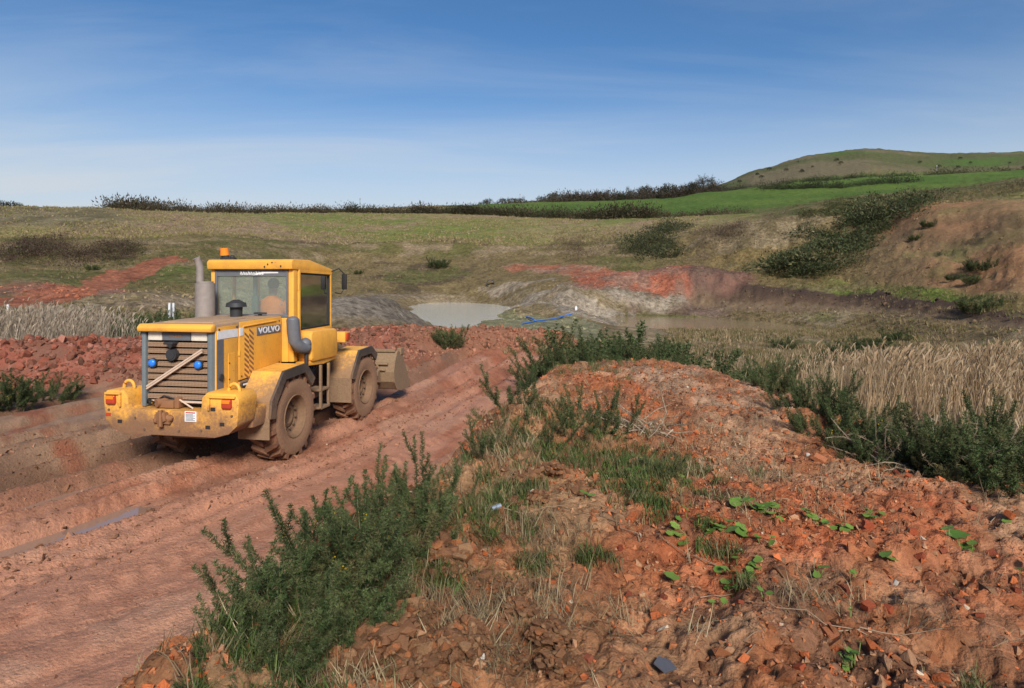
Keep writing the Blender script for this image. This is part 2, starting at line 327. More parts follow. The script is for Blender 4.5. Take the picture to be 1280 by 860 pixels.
    mud = ss(-5.4, -7.6, t+.35*h1); mc = lerp(C(.15, .080, .045), C(.27, .165, .10), ss(-.2, .5, h2+.3*h1)); mc = lerp(mc, C(.23, .085, .045), ss(.1, .6, h1))
    rutm = 0
    for (t0, w_, dep, k) in RUTS: rutm = np.maximum(rutm, np.exp(-((t+.1*h1-t0)/(w_*1.25))**6)*min(1, dep*8))
    rc = lerp(rc, C(.225, .085, .045), rutm*.55*ss(-.5, .3, h1+.5*h4))
    rc = lerp(rc, mc, mud*.92)
    rc = rc*(1+.13*h3)[:, None]
    cm = lerp(col[m], rc, side)
    sc_ = lerp(C(.325, .122, .052), C(.365, .20, .11), ss(-.25, .45, h1+.5*h2)); sc_ = lerp(sc_, C(.41, .11, .042), ss(-.15, .45, fbm(xm, ym, .7, 4, 126)+.2*ss(1.2, 3.2, xm)-.1)*.8)
    sc_ = lerp(sc_, C(.15, .095, .06), ss(.2, .6, -h1+.3*h3)*.6); lipm = ss(1.3, .2, xm)*ss(8, 5, ym); sc_ = lerp(sc_, lerp(C(.235, .115, .055), C(.30, .175, .085), ss(-.3, .3, h1)), lipm*.65)
    tan_ = ss(6.5, 8.5, ym)*ss(12.8, 10.5, ym)*ss(1.4, 2.2, xm); sc_ = lerp(sc_, C(.33, .215, .145), tan_*ss(-.4, .4, h1)*.6)
    sc_ = sc_*(1+.4*h3)[:, None]
    cm = lerp(cm, sc_, np.clip(ss(.10, .4, up)*ss(-.25, .35, dnn)*ss(.05, .4, plate), 0, 1))
    ug = up*(1-np.clip(ss(-.1, .5, dnn)*ss(.05, .5, plate), 0, 1))*ss(32, 20, ym); cm = lerp(cm, lerp(C(.13, .10, .05), C(.20, .155, .09), ss(-.2, .4, h1)), ug)
    bc_ = lerp(C(.27, .085, .05), C(.185, .082, .052), ss(-.3, .4, h1)); bc_ = lerp(bc_, C(.32, .15, .10), ss(.2, .7, h3)*.5); bc_ = lerp(bc_, C(.25, .115, .065), ss(5.5, 7.0, pb))
    cm = lerp(cm, bc_, bmk*(1-ss(9.0, 9.0001, pb)))
    col[m] = cm
    wet = np.zeros_like(r); wet[m] = side*(.42+.12*mud)*(.6+.4*ss(-.3, .5, -h1))
    gr = ss(26, 40, r)*(1-cut*.7)*(1-bare*.6)
    return np.clip(col, .01, .9), wet, gr
def HP(pts): return [hit(*p) for p in pts]
REGIONS = [
 (HP([(-60, 378), (0, 371), (60, 361), (120, 344), (180, 328), (212, 321), (234, 325), (196, 341), (150, 358), (90, 377), (0, 384), (-60, 388)]), C(.36, .135, .075), C(.27, .085, .045), .95),
 (HP([(-40, 366), (20, 352), (55, 350), (75, 358), (20, 368), (-40, 374)]), C(.29, .11, .07), C(.22, .12, .075), .6),
 (HP([(95, 379), (170, 374), (250, 374), (250, 382), (170, 386), (110, 384)]), C(.32, .255, .18), C(.25, .185, .12), .8),
 (HP([(618, 335), (660, 331), (730, 331), (770, 338), (800, 350), (840, 340), (862, 345), (850, 366), (815, 374), (770, 362), (730, 348), (690, 341), (640, 340)]), C(.37, .125, .07), C(.32, .175, .12), .8),
 (HP([(690, 372), (740, 372), (800, 388), (770, 394), (715, 396), (695, 388)]), C(.34, .285, .22), C(.27, .22, .165), .85),
 (HP([(590, 362), (640, 352), (690, 348), (700, 352), (650, 360), (620, 372)]), C(.36, .285, .205), C(.26, .20, .13), .8),
 (HP([(505, 414), (590, 396), (650, 392), (720, 396), (760, 408), (700, 420), (560, 420)]), C(.27, .255, .145), C(.21, .195, .10), .9),
 (HP([(420, 372), (500, 367), (560, 367), (500, 374), (430, 378)]), C(.24, .19, .13), C(.20, .15, .10), .6),
 (HP([(205, 338), (255, 330), (330, 338), (330, 352), (250, 356), (200, 350)]), C(.095, .125, .028), C(.14, .13, .045), .7),
 (HP([(480, 340), (570, 332), (590, 342), (560, 352), (480, 352)]), C(.10, .12, .03), C(.15, .14, .05), .6),
]

# ------------------------------------------------------------------ ground mesh (one sheet, finer where the camera stands)
af = np.radians(np.linspace(-44.5, 44.5, 670)); ac = np.radians(np.linspace(46, 314, 70)); AZ = np.concatenate([af, ac])
RR = np.concatenate([np.exp(np.linspace(math.log(.45), math.log(2), 24, endpoint=False)), np.exp(np.linspace(math.log(2), math.log(30), 410, endpoint=False)),
                     np.exp(np.linspace(math.log(30), math.log(300), 215, endpoint=False)), np.exp(np.linspace(math.log(300), math.log(3000), 95))])
A2, R2 = np.meshgrid(AZ, RR, indexing='ij'); gx = (R2*np.sin(A2)).ravel(); gy = (R2*np.cos(A2)).ravel()
gz = H(gx, gy); gcol, gwet, ggr = ground_colour(gx, gy, gz)
na, nr = len(AZ), len(RR); ii, jj = np.meshgrid(np.arange(na), np.arange(nr-1), indexing='ij'); i2 = (ii+1) % na
gF = np.stack([ii*nr+jj, ii*nr+jj+1, i2*nr+jj+1, i2*nr+jj], -1).reshape(-1, 4)
cv = len(gx); gV = np.concatenate([np.stack([gx, gy, gz], 1), [[0, 0, hz(0, 0)]]])
me = np_mesh('ground', gV, gF, np.concatenate([gcol, [[.25, .13, .08]]]), True, extra={'wet': np.append(gwet, 0), 'grass': np.append(ggr, 0)})

def mat(name, rough=.8, spec=.3):
    m = bpy.data.materials.new(name); m.use_nodes = True; n = m.node_tree; b = n.nodes['Principled BSDF']
    b.inputs['Roughness'].default_value = rough; b.inputs['Specular IOR Level'].default_value = spec
    return m, n, b
def L(n, a, b): n.links.new(a, b)
def ground_material():
    m, n, b = mat('earth_and_grass', .92, .15)
    a = N(n, 'ShaderNodeAttribute', attribute_name='Col'); wt = N(n, 'ShaderNodeAttribute', attribute_name='wet'); gr = N(n, 'ShaderNodeAttribute', attribute_name='grass')
    tc = N(n, 'ShaderNodeTexCoord')
    f1 = N(n, 'ShaderNodeTexNoise', Scale=30., Detail=8., Roughness=.75); vo = N(n, 'ShaderNodeTexVoronoi', Scale=26.); vo2 = N(n, 'ShaderNodeTexVoronoi', Scale=70.); f2 = N(n, 'ShaderNodeTexNoise', Scale=1.4, Detail=9., Roughness=.72); f3 = N(n, 'ShaderNodeTexNoise', Scale=.22, Detail=9., Roughness=.78)
    for f in (f1, f2, f3, vo, vo2): L(n, tc.outputs['Object'], f.inputs['Vector'])
    near = M(n, 'SUBTRACT', 1.0, gr.outputs['Fac'])
    v1 = M(n, 'MULTIPLY_ADD', f1.outputs[0], 1.5, .25); v2 = M(n, 'MULTIPLY_ADD', f2.outputs[0], 3.4, -.7); v3 = M(n, 'MULTIPLY_ADD', f3.outputs[0], 2.4, -.2)
    g = M(n, 'MAXIMUM', M(n, 'MULTIPLY', v2, v3), .22)
    mx = N(n, 'ShaderNodeMix', data_type='FLOAT'); L(n, gr.outputs['Fac'], mx.inputs[0]); L(n, v1, mx.inputs[2]); L(n, g, mx.inputs[3])
    hs = N(n, 'ShaderNodeMix', data_type='RGBA', blend_type='MULTIPLY'); hs.inputs[0].default_value = 1; L(n, a.outputs['Color'], hs.inputs[6]); L(n, mx.outputs[0], hs.inputs[7])
    L(n, hs.outputs[2], b.inputs['Base Color'])
    rr = M(n, 'MULTIPLY_ADD', wt.outputs['Fac'], -.62, .93); rr2 = M(n, 'ADD', rr, M(n, 'MULTIPLY_ADD', f1.outputs[0], .3, -.15)); L(n, rr2, b.inputs['Roughness'])
    sp = M(n, 'MULTIPLY_ADD', wt.outputs['Fac'], .35, .12); L(n, sp, b.inputs['Specular IOR Level'])
    lum = M(n, 'MULTIPLY', M(n, 'ADD', M(n, 'MULTIPLY', vo.outputs['Distance'], -.022), M(n, 'MULTIPLY', vo2.outputs['Distance'], -.010)), M(n, 'MULTIPLY', near, M(n, 'MULTIPLY_ADD', wt.outputs['Fac'], -1.6, 1.0, clamp=True)))
    hb = M(n, 'ADD', M(n, 'ADD', lum, M(n, 'MULTIPLY', f1.outputs[0], .035)), M(n, 'MULTIPLY', M(n, 'MULTIPLY', f2.outputs[0], gr.outputs['Fac']), 1.3))
    bp = N(n, 'ShaderNodeBump', Strength=.8, Distance=1.0); L(n, hb, bp.inputs['Height']); L(n, bp.outputs[0], b.inputs['Normal'])
    return m
link('ground', me, ground_material(), kind='structure', label='red clay haul road, soil bank and rough grass of the quarry', cat='ground')
# ------------------------------------------------------------------ plants and loose earth
rng = np.random.default_rng(11); rnd = random.Random(4)
def foliage_mat(name, rough=.6, trans=.25, var=.25, spec=.25, patch=0.):
    m, n, b = mat(name, rough, spec)
    a = N(n, 'ShaderNodeAttribute', attribute_name='Col'); oi = N(n, 'ShaderNodeObjectInfo')
    tc = N(n, 'ShaderNodeTexCoord'); nz = N(n, 'ShaderNodeTexNoise', Scale=9., Detail=3.); L(n, tc.outputs['Object'], nz.inputs['Vector'])
    v = M(n, 'ADD', M(n, 'MULTIPLY_ADD', oi.outputs['Random'], var, 1-var*.6), M(n, 'MULTIPLY_ADD', nz.outputs[0], .5, -.25))
    n2 = N(n, 'ShaderNodeTexNoise', Scale=3.2, Detail=4.); L(n, tc.outputs['Object'], n2.inputs['Vector']); mr = N(n, 'ShaderNodeMapRange'); L(n, M(n, 'ADD', n2.outputs[0], M(n, 'MULTIPLY', oi.outputs['Random'], .16)), mr.inputs[0]); mr.inputs[1].default_value = .60; mr.inputs[2].default_value = .78; mr.inputs[4].default_value = patch
    ol = N(n, 'ShaderNodeMix', data_type='RGBA'); L(n, mr.outputs[0], ol.inputs[0]); L(n, a.outputs['Color'], ol.inputs[6]); ol.inputs[7].default_value = (.15, .115, .05, 1)
    mx = N(n, 'ShaderNodeMix', data_type='RGBA', blend_type='MULTIPLY'); mx.inputs[0].default_value = 1; L(n, ol.outputs[2], mx.inputs[6]); L(n, v, mx.inputs[7])
    L(n, mx.outputs[2], b.inputs['Base Color'])
    if trans:
        t = N(n, 'ShaderNodeBsdfTranslucent'); L(n, mx.outputs[2], t.inputs[0]); ms = N(n, 'ShaderNodeMixShader'); ms.inputs[0].default_value = trans
        L(n, b.outputs[0], ms.inputs[1]); L(n, t.outputs[0], ms.inputs[2]); L(n, ms.outputs[0], n.nodes['Material Output'].inputs[0])
    return m
M_LEAF = foliage_mat('leaf', var=.4, patch=.75); M_STEM = foliage_mat('woody_stem', .9, 0); M_STRAW = foliage_mat('straw', .8, .2)
M_SOIL = foliage_mat('loose_soil', .95, 0, .3, .1)
def soil_mat():
    n = M_SOIL.node_tree; b = n.nodes['Principled BSDF']; tc = N(n, 'ShaderNodeTexCoord'); f = N(n, 'ShaderNodeTexNoise', Scale=30., Detail=6., Roughness=.7); L(n, tc.outputs['Object'], f.inputs['Vector'])
    bp = N(n, 'ShaderNodeBump', Strength=.7, Distance=.03); L(n, f.outputs[0], bp.inputs['Height']); L(n, bp.outputs[0], b.inputs['Normal'])
soil_mat()
def unit(v): return v/np.maximum(np.linalg.norm(v, axis=-1, keepdims=True), 1e-9)
def needles(P, D, ln, wd, col, r):
    """one thin triangle per needle; P base (n,3), D direction (n,3)"""
    n = len(P); side = unit(np.cross(D, unit(r.normal(size=(n, 3)))))*np.reshape(wd, (-1, 1))*.5
    V = np.stack([P-side, P+side, P+D*np.reshape(ln, (-1, 1))], 1).reshape(-1, 3); F_ = np.arange(3*n).reshape(-1, 3)
    return V, F_, np.repeat(col, 3, 0)
def tube(pts, rads, k=4):
    pts = np.array(pts); n = len(pts); V = []; 
    for i in range(n):
        d = unit(pts[min(i+1, n-1)]-pts[max(i-1, 0)]); u = unit(np.cross(d, [.3, .2, 1] if abs(d[2]) < .9 else [1, 0, .1])); v = np.cross(d, u)
        for j in range(k): V.append(pts[i]+rads[i]*(u*math.cos(2*math.pi*j/k)+v*math.sin(2*math.pi*j/k)))
    F_ = [(i*k+j, i*k+(j+1) % k, (i+1)*k+(j+1) % k, (i+1)*k+j) for i in range(n-1) for j in range(k)]
    return np.array(V), np.array(F_)
def tri(F_): F_ = np.asarray(F_); return np.concatenate([F_[:, [0, 1, 2]], F_[:, [0, 2, 3]]]) if F_.shape[1] == 4 else F_
def join(parts):
    o = 0; Vs, Fs, Cs = [], [], []
    for V, F_, c in parts:
        Vs.append(V); Fs.append(tri(F_)+o); c = np.asarray(c, float); Cs.append(np.broadcast_to(c, (len(V), 3))); o += len(V)
    return np.concatenate(Vs), np.concatenate(Fs), np.concatenate(Cs)
def rotmats(n, r, full=True, lean=.2):
    if full:
        q = unit(r.normal(size=(n, 4))); w_, x, y, z = q.T
        return np.stack([1-2*(y*y+z*z), 2*(x*y-z*w_), 2*(x*z+y*w_), 2*(x*y+z*w_), 1-2*(x*x+z*z), 2*(y*z-x*w_), 2*(x*z-y*w_), 2*(y*z+x*w_), 1-2*(x*x+y*y)], 1).reshape(n, 3, 3)
    a = r.uniform(0, 2*math.pi, n); lx = r.normal(0, lean, n); ly = r.normal(0, lean, n); c, s = np.cos(a), np.sin(a)
    R = np.zeros((n, 3, 3)); R[:, 0, 0] = c; R[:, 0, 1] = -s; R[:, 1, 0] = s; R[:, 1, 1] = c; R[:, 2, 2] = 1; R[:, 0, 2] = lx; R[:, 1, 2] = ly
    return R
def scatter(tV, tF, tC, pos, R, sc, icol=None):
    n, k = len(pos), len(tV); sc = np.asarray(sc, float); sc = sc[:, None, None] if sc.ndim == 1 else sc[:, None, :]
    V = np.einsum('nij,nkj->nki', R, tV[None]*sc)+np.asarray(pos)[:, None]
    F_ = (tF[None]+(np.arange(n)*k)[:, None, None]).reshape(-1, tF.shape[1])
    c = np.broadcast_to(np.asarray(tC, float), (k, 3))[None]*(np.ones((n, 1, 3)) if icol is None else icol[:, None])
    return V.reshape(-1, 3), F_, c.reshape(-1, 3)

def gorse(seed, ns, Ht, Rd, step=.021, sl=.072, sw=.0065, side=3, flowers=False, bent=.9, nsp=7):
    r = np.random.default_rng(seed); P, D, Lh, Cc, stems, fl = [], [], [], [], [], []
    def shoot(p, d, Ln, rad, lvl):
        nseg = 7; pts = [p]; dd = d.copy()
        for i in range(nseg):
            dd = unit(dd+np.array([0, 0, .10])+r.normal(0, .07, 3)); pts.append(pts[-1]+dd*Ln/nseg)
        pts = np.array(pts); V, F_ = tube(pts, np.linspace(rad, rad*.3, nseg+1), 3); stems.append((V, F_, lerp(C(.13, .09, .05), C(.07, .085, .03), .4+.6*lvl)*r.uniform(.7, 1.2)))
        t0 = .16 if lvl == 0 else .05; n = max(3, int(Ln*(1-t0)/step)); tt = np.repeat(np.linspace(t0, 1, n), 4); t = tt*nseg; n = len(t)
        pp = np.stack([np.interp(t, range(nseg+1), pts[:, j]) for j in range(3)], 1); i0 = np.clip(t.astype(int), 0, nseg-1); ax = unit(pts[i0+1]-pts[i0])
        tint = lerp(C(.045, .078, .024), C(.088, .112, .040), r.uniform(0, 1))*r.uniform(.7, 1.3)
        out_ = unit(np.cross(ax, unit(r.normal(size=(n, 3))))); sd = unit(out_+ax*r.uniform(.3, 1.0, (n, 1))); slen = sl*r.uniform(.5, 1.15, n)*(1.05-.62*tt)*(1 if lvl == 0 else .75)
        dead = r.uniform(size=n) < np.clip(.42-tt, .04, .4)*(1-lvl*.6)
        P.append(pp); D.append(sd); Lh.append(slen*1.15); Cc.append(np.where(dead[:, None], C(.17, .125, .065), tint*.9))
        for q in range(nsp):
            u = (q+r.uniform(.2, 1.0, n))/nsp; b_ = pp+sd*(slen*u)[:, None]; o2 = unit(np.cross(sd, unit(r.normal(size=(n, 3))))); P.append(b_); D.append(unit(o2*.8+sd*.6)); Lh.append(sl*.42*r.uniform(.5, 1.2, n))
            cc = tint*(1-np.clip((tt-.6)*1.6, 0, .5))[:, None]+C(.135, .165, .062)*np.clip((tt-.6)*1.6, 0, .5)[:, None]; Cc.append(np.where(dead[:, None], C(.17, .125, .065), cc*r.uniform(.75, 1.25, (n, 1))))
        if flowers and r.uniform() < .08:
            for _ in range(7):
                u = r.uniform(.6, 1.)*nseg; fl.append(np.array([np.interp(u, range(nseg+1), pts[:, j]) for j in range(3)])+r.normal(0, .014, 3))
        if lvl == 0:
            for _ in range(side):
                u = r.uniform(.2, .85)*nseg; q = np.array([np.interp(u, range(nseg+1), pts[:, j]) for j in range(3)]); a0 = unit(pts[min(int(u)+1, nseg)]-pts[int(u)])
                o_ = unit(np.cross(a0, unit(r.normal(size=3)))); shoot(q, unit(o_*.8+a0*.75), Ln*r.uniform(.2, .4), rad*.6, 1)
    for i in range(ns):
        a = r.uniform(0, 2*math.pi); q = math.sqrt(r.uniform()); p = np.array([math.cos(a)*q*Rd*.55, math.sin(a)*q*Rd*.55, -.08])
        d = unit(np.array([math.cos(a)*q*bent, math.sin(a)*q*bent, 1.])+r.normal(0, .16, 3)); Ln = Ht*(r.uniform(.45, .82) if i > 3 else r.uniform(.95, 1.1))
        shoot(p, d, Ln, .008, 0)
    P, D, Lh, Cc = map(np.concatenate, (P, D, Lh, Cc)); V, F_, c = needles(P, D, Lh, sw*r.uniform(.7, 1.3, len(P)), Cc, r)
    sv, sf, scol = join(stems); fo = np_mesh('gorse_foliage', V, F_, c); fo.materials.append(M_LEAF); st = np_mesh('gorse_stems', sv, sf, scol); st.materials.append(M_STEM)
    fm = None
    if fl:
        tv = np.array([[0, 0, 0], [.006, .003, .011], [-.006, .003, .012], [.0, -.007, .011], [0, .002, .018]], float); tf = np.array([[0, 1, 4], [0, 4, 2], [0, 3, 1], [0, 2, 3], [1, 3, 4], [3, 2, 4]])
        fv, ff, fc = scatter(tv, tf, C(.75, .50, .02), np.array(fl), rotmats(len(fl), r), r.uniform(.9, 1.5, len(fl))); fm = np_mesh('gorse_flowers', fv, ff, fc); fm.materials.append(M_LEAF)
    return fo, st, fm
GORSE = {'big': gorse(1, 30, .92, .62, flowers=True), 'tall': gorse(2, 22, 1.05, .5), 'wide': gorse(3, 30, .75, .75, flowers=True, bent=1.35),
         'leggy': gorse(4, 9, .72, .42, side=2), 'mid': gorse(5, 34, 1.15, .8, step=.05, sl=.13, sw=.02, side=3, nsp=4), 'midtall': gorse(6, 30, 1.25, .65, step=.05, sl=.13, sw=.02, side=3, nsp=4)}
def put_gorse(kind, x, y, h, label, group=None, rz=None, tilt=(0, 0), name='gorse_bush', flowers=True, wide=1.):
    nat = {'big': .92, 'tall': 1.05, 'wide': .75, 'leggy': .72, 'mid': 1.15, 'midtall': 1.25}[kind]; s = h/nat
    e = link(name, None, loc=(x, y, hz(x, y)-.03), rot=(tilt[0], tilt[1], rnd.uniform(0, 6.28) if rz is None else rz), scale=(s*wide, s*wide, s), label=label, cat='bush', group=group)
    e.empty_display_size = .1
    fo, st, fm = GORSE[kind]; link('foliage', fo, parent=e); link('stems', st, parent=e)
    if fm and flowers: link('flowers', fm, parent=e, kind='stuff')
    return e
def gpix(kind, px, py, h, label, group=None, **k):
    x, y = hit(px, py); return put_gorse(kind, x, y, h, label, group, **k)
ORD = ['first', 'second', 'third', 'fourth', 'fifth', 'sixth', 'seventh', 'eighth', 'ninth', 'tenth', 'eleventh', 'twelfth', 'thirteenth', 'fourteenth', 'fifteenth', 'sixteenth']
# the thicket on the bank above the road, nearest first
G1 = 'gorse bushes on the bank above the haul road'
gpix('wide', 318, 858, .30, 'low sprawling gorse at the bottom edge of the road bank', G1, flowers=False, tilt=(0, -.25))
gpix('tall', 368, 815, .48, 'gorse bush with long drooping shoots over the red road', G1, tilt=(.1, -.25))
gpix('big', 400, 782, .52, 'dark gorse bush beside the big earth clods', G1, flowers=False, tilt=(0, -.15))
gpix('tall', 412, 742, .60, 'gorse bush with one tall shoot at the road side', G1, tilt=(0, -.3))
gpix('big', 455, 728, .54, 'dense gorse bush with yellow flowers near the clods', G1)
gpix('wide', 490, 698, .46, 'spreading gorse bush in the middle of the thicket', G1, flowers=False)
gpix('tall', 520, 672, .60, 'tallest gorse bush of the thicket, shoots against the road', G1)
gpix('leggy', 556, 650, .34, 'last gorse bush of the thicket toward the pit', G1, flowers=False)
gpix('leggy', 608, 585, .36, 'thin brownish gorse between thicket and dug soil', G1)
gpix('leggy', 645, 522, .45, 'pale flowering gorse sprig beside the track edge')
G2 = 'low gorse growing in the dip of the soil bank'
for k, (px, py, h) in enumerate([(682, 556, .34), (712, 548, .42), (745, 545, .45), (770, 541, .4)]):
    gpix('leggy', px, py, h, ORD[k]+' thin gorse sprig from the left in the grassy middle of the bank', G2)
gpix('big', 826, 600, .26, 'small dark gorse tuft beside bright green grass')
G3 = 'gorse clump behind the crest of the bank'
for k, (px, Y, h, kd) in enumerate(sorted([(692, 15.2, 1.0, 'tall'), (672, 17.5, .9, 'leggy'), (725, 15.6, 1.35, 'big'), (755, 15.0, 1.45, 'tall'), (790, 15.6, 1.4, 'big'), (742, 17.2, 1.4, 'mid'), (812, 15.8, 1.15, 'tall'), (775, 17.5, 1.5, 'midtall'), (840, 17.5, 1.3, 'tall'), (865, 18.5, 1.5, 'midtall'), (890, 20, 1.3, 'mid'), (820, 20, 1.7, 'mid')])):
    x, y = at(px, Y); put_gorse(kd, x, y, h*1.22, ORD[k]+' bush from the left in the dark gorse clump behind the bank crest', G3, flowers=False, wide=1.15)
G4 = 'gorse hedge along the far edge of the bank'
spots = [(935, 478, .6, 'wide'), (962, 492, .75, 'tall'), (992, 512, .6, 'leggy'), (1022, 520, .85, 'tall'), (1040, 545, .7, 'wide'), (1072, 530, .75, 'big'), (1105, 548, .7, 'leggy'), (1090, 575, .6, 'wide'), (1135, 560, .8, 'big'),
         (1172, 585, .85, 'wide'), (1195, 570, .8, 'leggy'), (1215, 598, .9, 'big'), (1248, 600, 1.0, 'tall'), (1262, 615, .9, 'wide'), (1290, 605, 1.1, 'big'), (1330, 620, 1.0, 'tall')]
for k, (px, py, h, kd) in enumerate(spots):
    lb = {4: 'flowering gorse beside the dead brushwood on the bank edge', 14: 'big gorse bush cut by the photo edge, long shoots above the reeds'}.get(k, ORD[k]+' gorse bush from the crest along the right edge of the bank')
    gpix(kd, px, py, h*.86, lb, G4, flowers=k in (2, 4, 7))
e = gpix('leggy', 1275, 560, 1.15, 'tall arching gorse shoots against the dry reeds', tilt=(0, -.4))
G5 = 'gorse at the foot of the rubble bank'
gpix('big', 18, 512, .95, 'gorse bush at the left foot of the rubble bank', G5, flowers=True); gpix('wide', 58, 502, .75, 'lower gorse bush touching the red rubble', G5, flowers=False)
G6 = 'gorse behind the rubble bank'
for k, (px, Y, h) in enumerate(sorted([(112, 31, 1.3), (140, 33, 1.6), (165, 35, 1.7), (188, 36, 1.9), (150, 29, 1.3), (175, 30, 1.3), (205, 37, 1.7), (225, 40, 1.7), (245, 38, 1.4), (130, 38, 1.5), (208, 31, 1.1)])):
    x, y = at(px, Y); put_gorse('midtall' if k % 2 else 'mid', x, y, h, ORD[k]+' gorse bush from the left behind the rubble bank', G6)
G7 = 'bushes along the far red berm'
gpix('mid', 563, 434, .95, 'brown green bush hanging over the red berm', G7)
for k, (px, Y, h) in enumerate(sorted([(552, 30, 1.2), (575, 30.5, 1.1), (596, 31, .9), (612, 30, 1.0), (628, 31, 1.2), (655, 30, 1.0), (640, 32, .7), (672, 30, .9)])):
    x, y = at(px, Y); put_gorse('leggy' if k in (3, 4, 5, 7) else 'mid', x, y, h, ORD[k]+' small bush from the left beyond the red berm', G7)
G9 = 'bushes on the pit floor behind the bank'
for k, (px, Y, h) in enumerate(sorted([(925, 34, 1.2), (945, 40, 1.5), (968, 30, 1.0), (990, 44, 1.6), (1012, 36, 1.1), (1040, 48, 1.5), (1062, 55, 1.6), (905, 52, 1.3), (1085, 60, 1.5), (1120, 66, 1.6), (980, 60, 1.4)])):
    x, y = at(px, Y); put_gorse('mid' if k % 2 else 'midtall', x, y, h, ORD[k]+' low bush from the left on the pit floor before the cut face', G9, wide=1.5)
G8 = 'small bushes on the slope by the quarry bench'
for px, py, h, lb in [(1225, 342, 2.2, 'largest dark bush on the bare right slope'), (1215, 354, 1.5, 'bush just below the largest one on the bare slope'), (1222, 392, 2.4, 'broad bush on the lip of the dark cut face'), (1160, 284, 1.6, 'right of two small bushes high on the bare slope'), (1143, 300, 1.3, 'left of two small bushes high on the bare slope'), (1190, 352, 1.0, 'small bush left of the largest one on the bare slope'), (547, 335, 3.4, 'single dark bush on the grass above the pond'), (448, 343, 1.5, 'little bush on the slope right of the cab roof'), (115, 338, 1.2, 'little bush below the bramble thicket on the left')]:
    gpix('mid', px, py, h, lb, G8, wide=1.3)

# scrub too dense to count: leafy masses on the slopes
def scrub_template(seed, n=190, leaf=.08):
    r = np.random.default_rng(seed); a = r.uniform(0, 6.283, n); u = r.uniform(0, 1, n); rad = r.uniform(.35, 1.05, n)**.6; lob = 1+.25*np.sin(a*3+seed)+.2*np.sin(a*5+2*seed)
    P = np.stack([np.cos(a)*np.sqrt(1-u*u*.9)*rad*lob, np.sin(a)*np.sqrt(1-u*u*.9)*rad*lob, u*rad*.95], 1); D = unit(P+np.array([0, 0, .5])+r.normal(0, .5, (n, 3)))
    V, F_, c = needles(P-D*leaf*.6, D, leaf*r.uniform(1., 2.6, n), leaf*r.uniform(.6, 1.3, n), (.55+.75*r.uniform(size=(n, 1)))*np.ones((1, 3)), r)
    return V, F_, c
SCRUB = [scrub_template(s) for s in (3, 4, 5)]; TWIGGY = [scrub_template(s, 130, .06) for s in (8, 9)]; FARHEDGE = [scrub_template(s, 80, .075) for s in (8, 9, 10)]
def region_points(poly_px, n, r=rng):
    P = np.array(poly_px, float); lo, hi = P.min(0), P.max(0); q = r.uniform(lo, hi, (n*8, 2)); q = q[inpoly(q[:, 0], q[:, 1], P)]; q = q[r.uniform(size=len(q)) < .55+1.1*fbm(q[:, 0], q[:, 1]*1.6, .05, 3, 411)][:n]; q = q+r.normal(0, 1, q.shape)*np.array([9, 4])
    Y = np.exp(np.linspace(math.log(25), math.log(1500), 700)); dx = (q[:, :1]-CX)/F; dz = (CY-q[:, 1:])/F
    zt = H((dx*Y).ravel(), np.broadcast_to(Y, (len(q), 700)).ravel(), False).reshape(len(q), 700); first = np.argmax(EYE+dz*Y < zt, 1); Yh = Y[first]*r.uniform(.985, 1.03, len(q))
    return np.stack([dx[:, 0]*Yh, Yh], 1)[first > 0]
def scrub(name, polys, n, h, cols, label, cat, temps=SCRUB, m=None, wide=(.9, 1.6)):
    parts = []
    for poly in polys:
        q = region_points(poly, n); z = H(q[:, 0], q[:, 1]); k = np.arange(len(q)) % len(temps)
        for i, (tv, tf, tc) in enumerate(temps):
            s = q[k == i]; mcount = len(s)
            if not mcount: continue
            hh = h*rng.choice([.45, .7, 1., 1.35], mcount, p=[.3, .3, .25, .15])*rng.uniform(.8, 1.2, mcount); ww = hh*rng.uniform(*wide, mcount); u = rng.uniform(size=(mcount, 1)); ci = (np.asarray(cols[0])*(1-u)+np.asarray(cols[1])*u)*rng.uniform(.7, 1.3, (mcount, 1))
            if len(cols) > 2: ci = np.where(rng.uniform(size=(mcount, 1)) < .2, np.asarray(cols[2]), ci)
            parts.append(scatter(tv, tf, tc, np.stack([s[:, 0], s[:, 1], z[k == i]-.15*hh], 1), rotmats(mcount, rng, False, .05), np.stack([ww, ww, hh], 1), ci))
    V, F_, c = join(parts); return link(name, np_mesh(name, V, F_, c), m or M_LEAF, kind='stuff', label=label, cat=cat)
scrub('gorse_scrub', [[(965, 340), (1000, 318), (1055, 275), (1090, 252), (1130, 244), (1178, 243), (1120, 276), (1085, 300), (1060, 330), (1030, 345)]], 470, 2.3, (C(.036, .056, .022), C(.072, .092, .034), C(.12, .11, .045)), 'dark gorse thicket running down the right hand slope', 'scrub')
scrub('gorse_scrub', [[(765, 318), (800, 296), (840, 282), (862, 290), (850, 312), (820, 325)]], 170, 2.4, (C(.04, .055, .022), C(.065, .07, .03)), 'rounded dark gorse mass above the red clay heap', 'scrub')
scrub('gorse_scrub', [[(985, 270), (1040, 250), (1080, 248), (1060, 268), (1000, 285)]], 110, 1.5, (C(.085, .088, .025), C(.06, .07, .025)), 'olive scrub above the ochre slope', 'scrub')
scrub('bramble_scrub', [[(0, 326), (0, 306), (60, 302), (120, 303), (168, 308), (176, 322), (130, 330), (60, 328)]], 520, 1.7, (C(.085, .052, .04), C(.12, .075, .05), C(.10, .105, .035)), 'purple brown bramble thicket on the left hillside', 'scrub', TWIGGY)
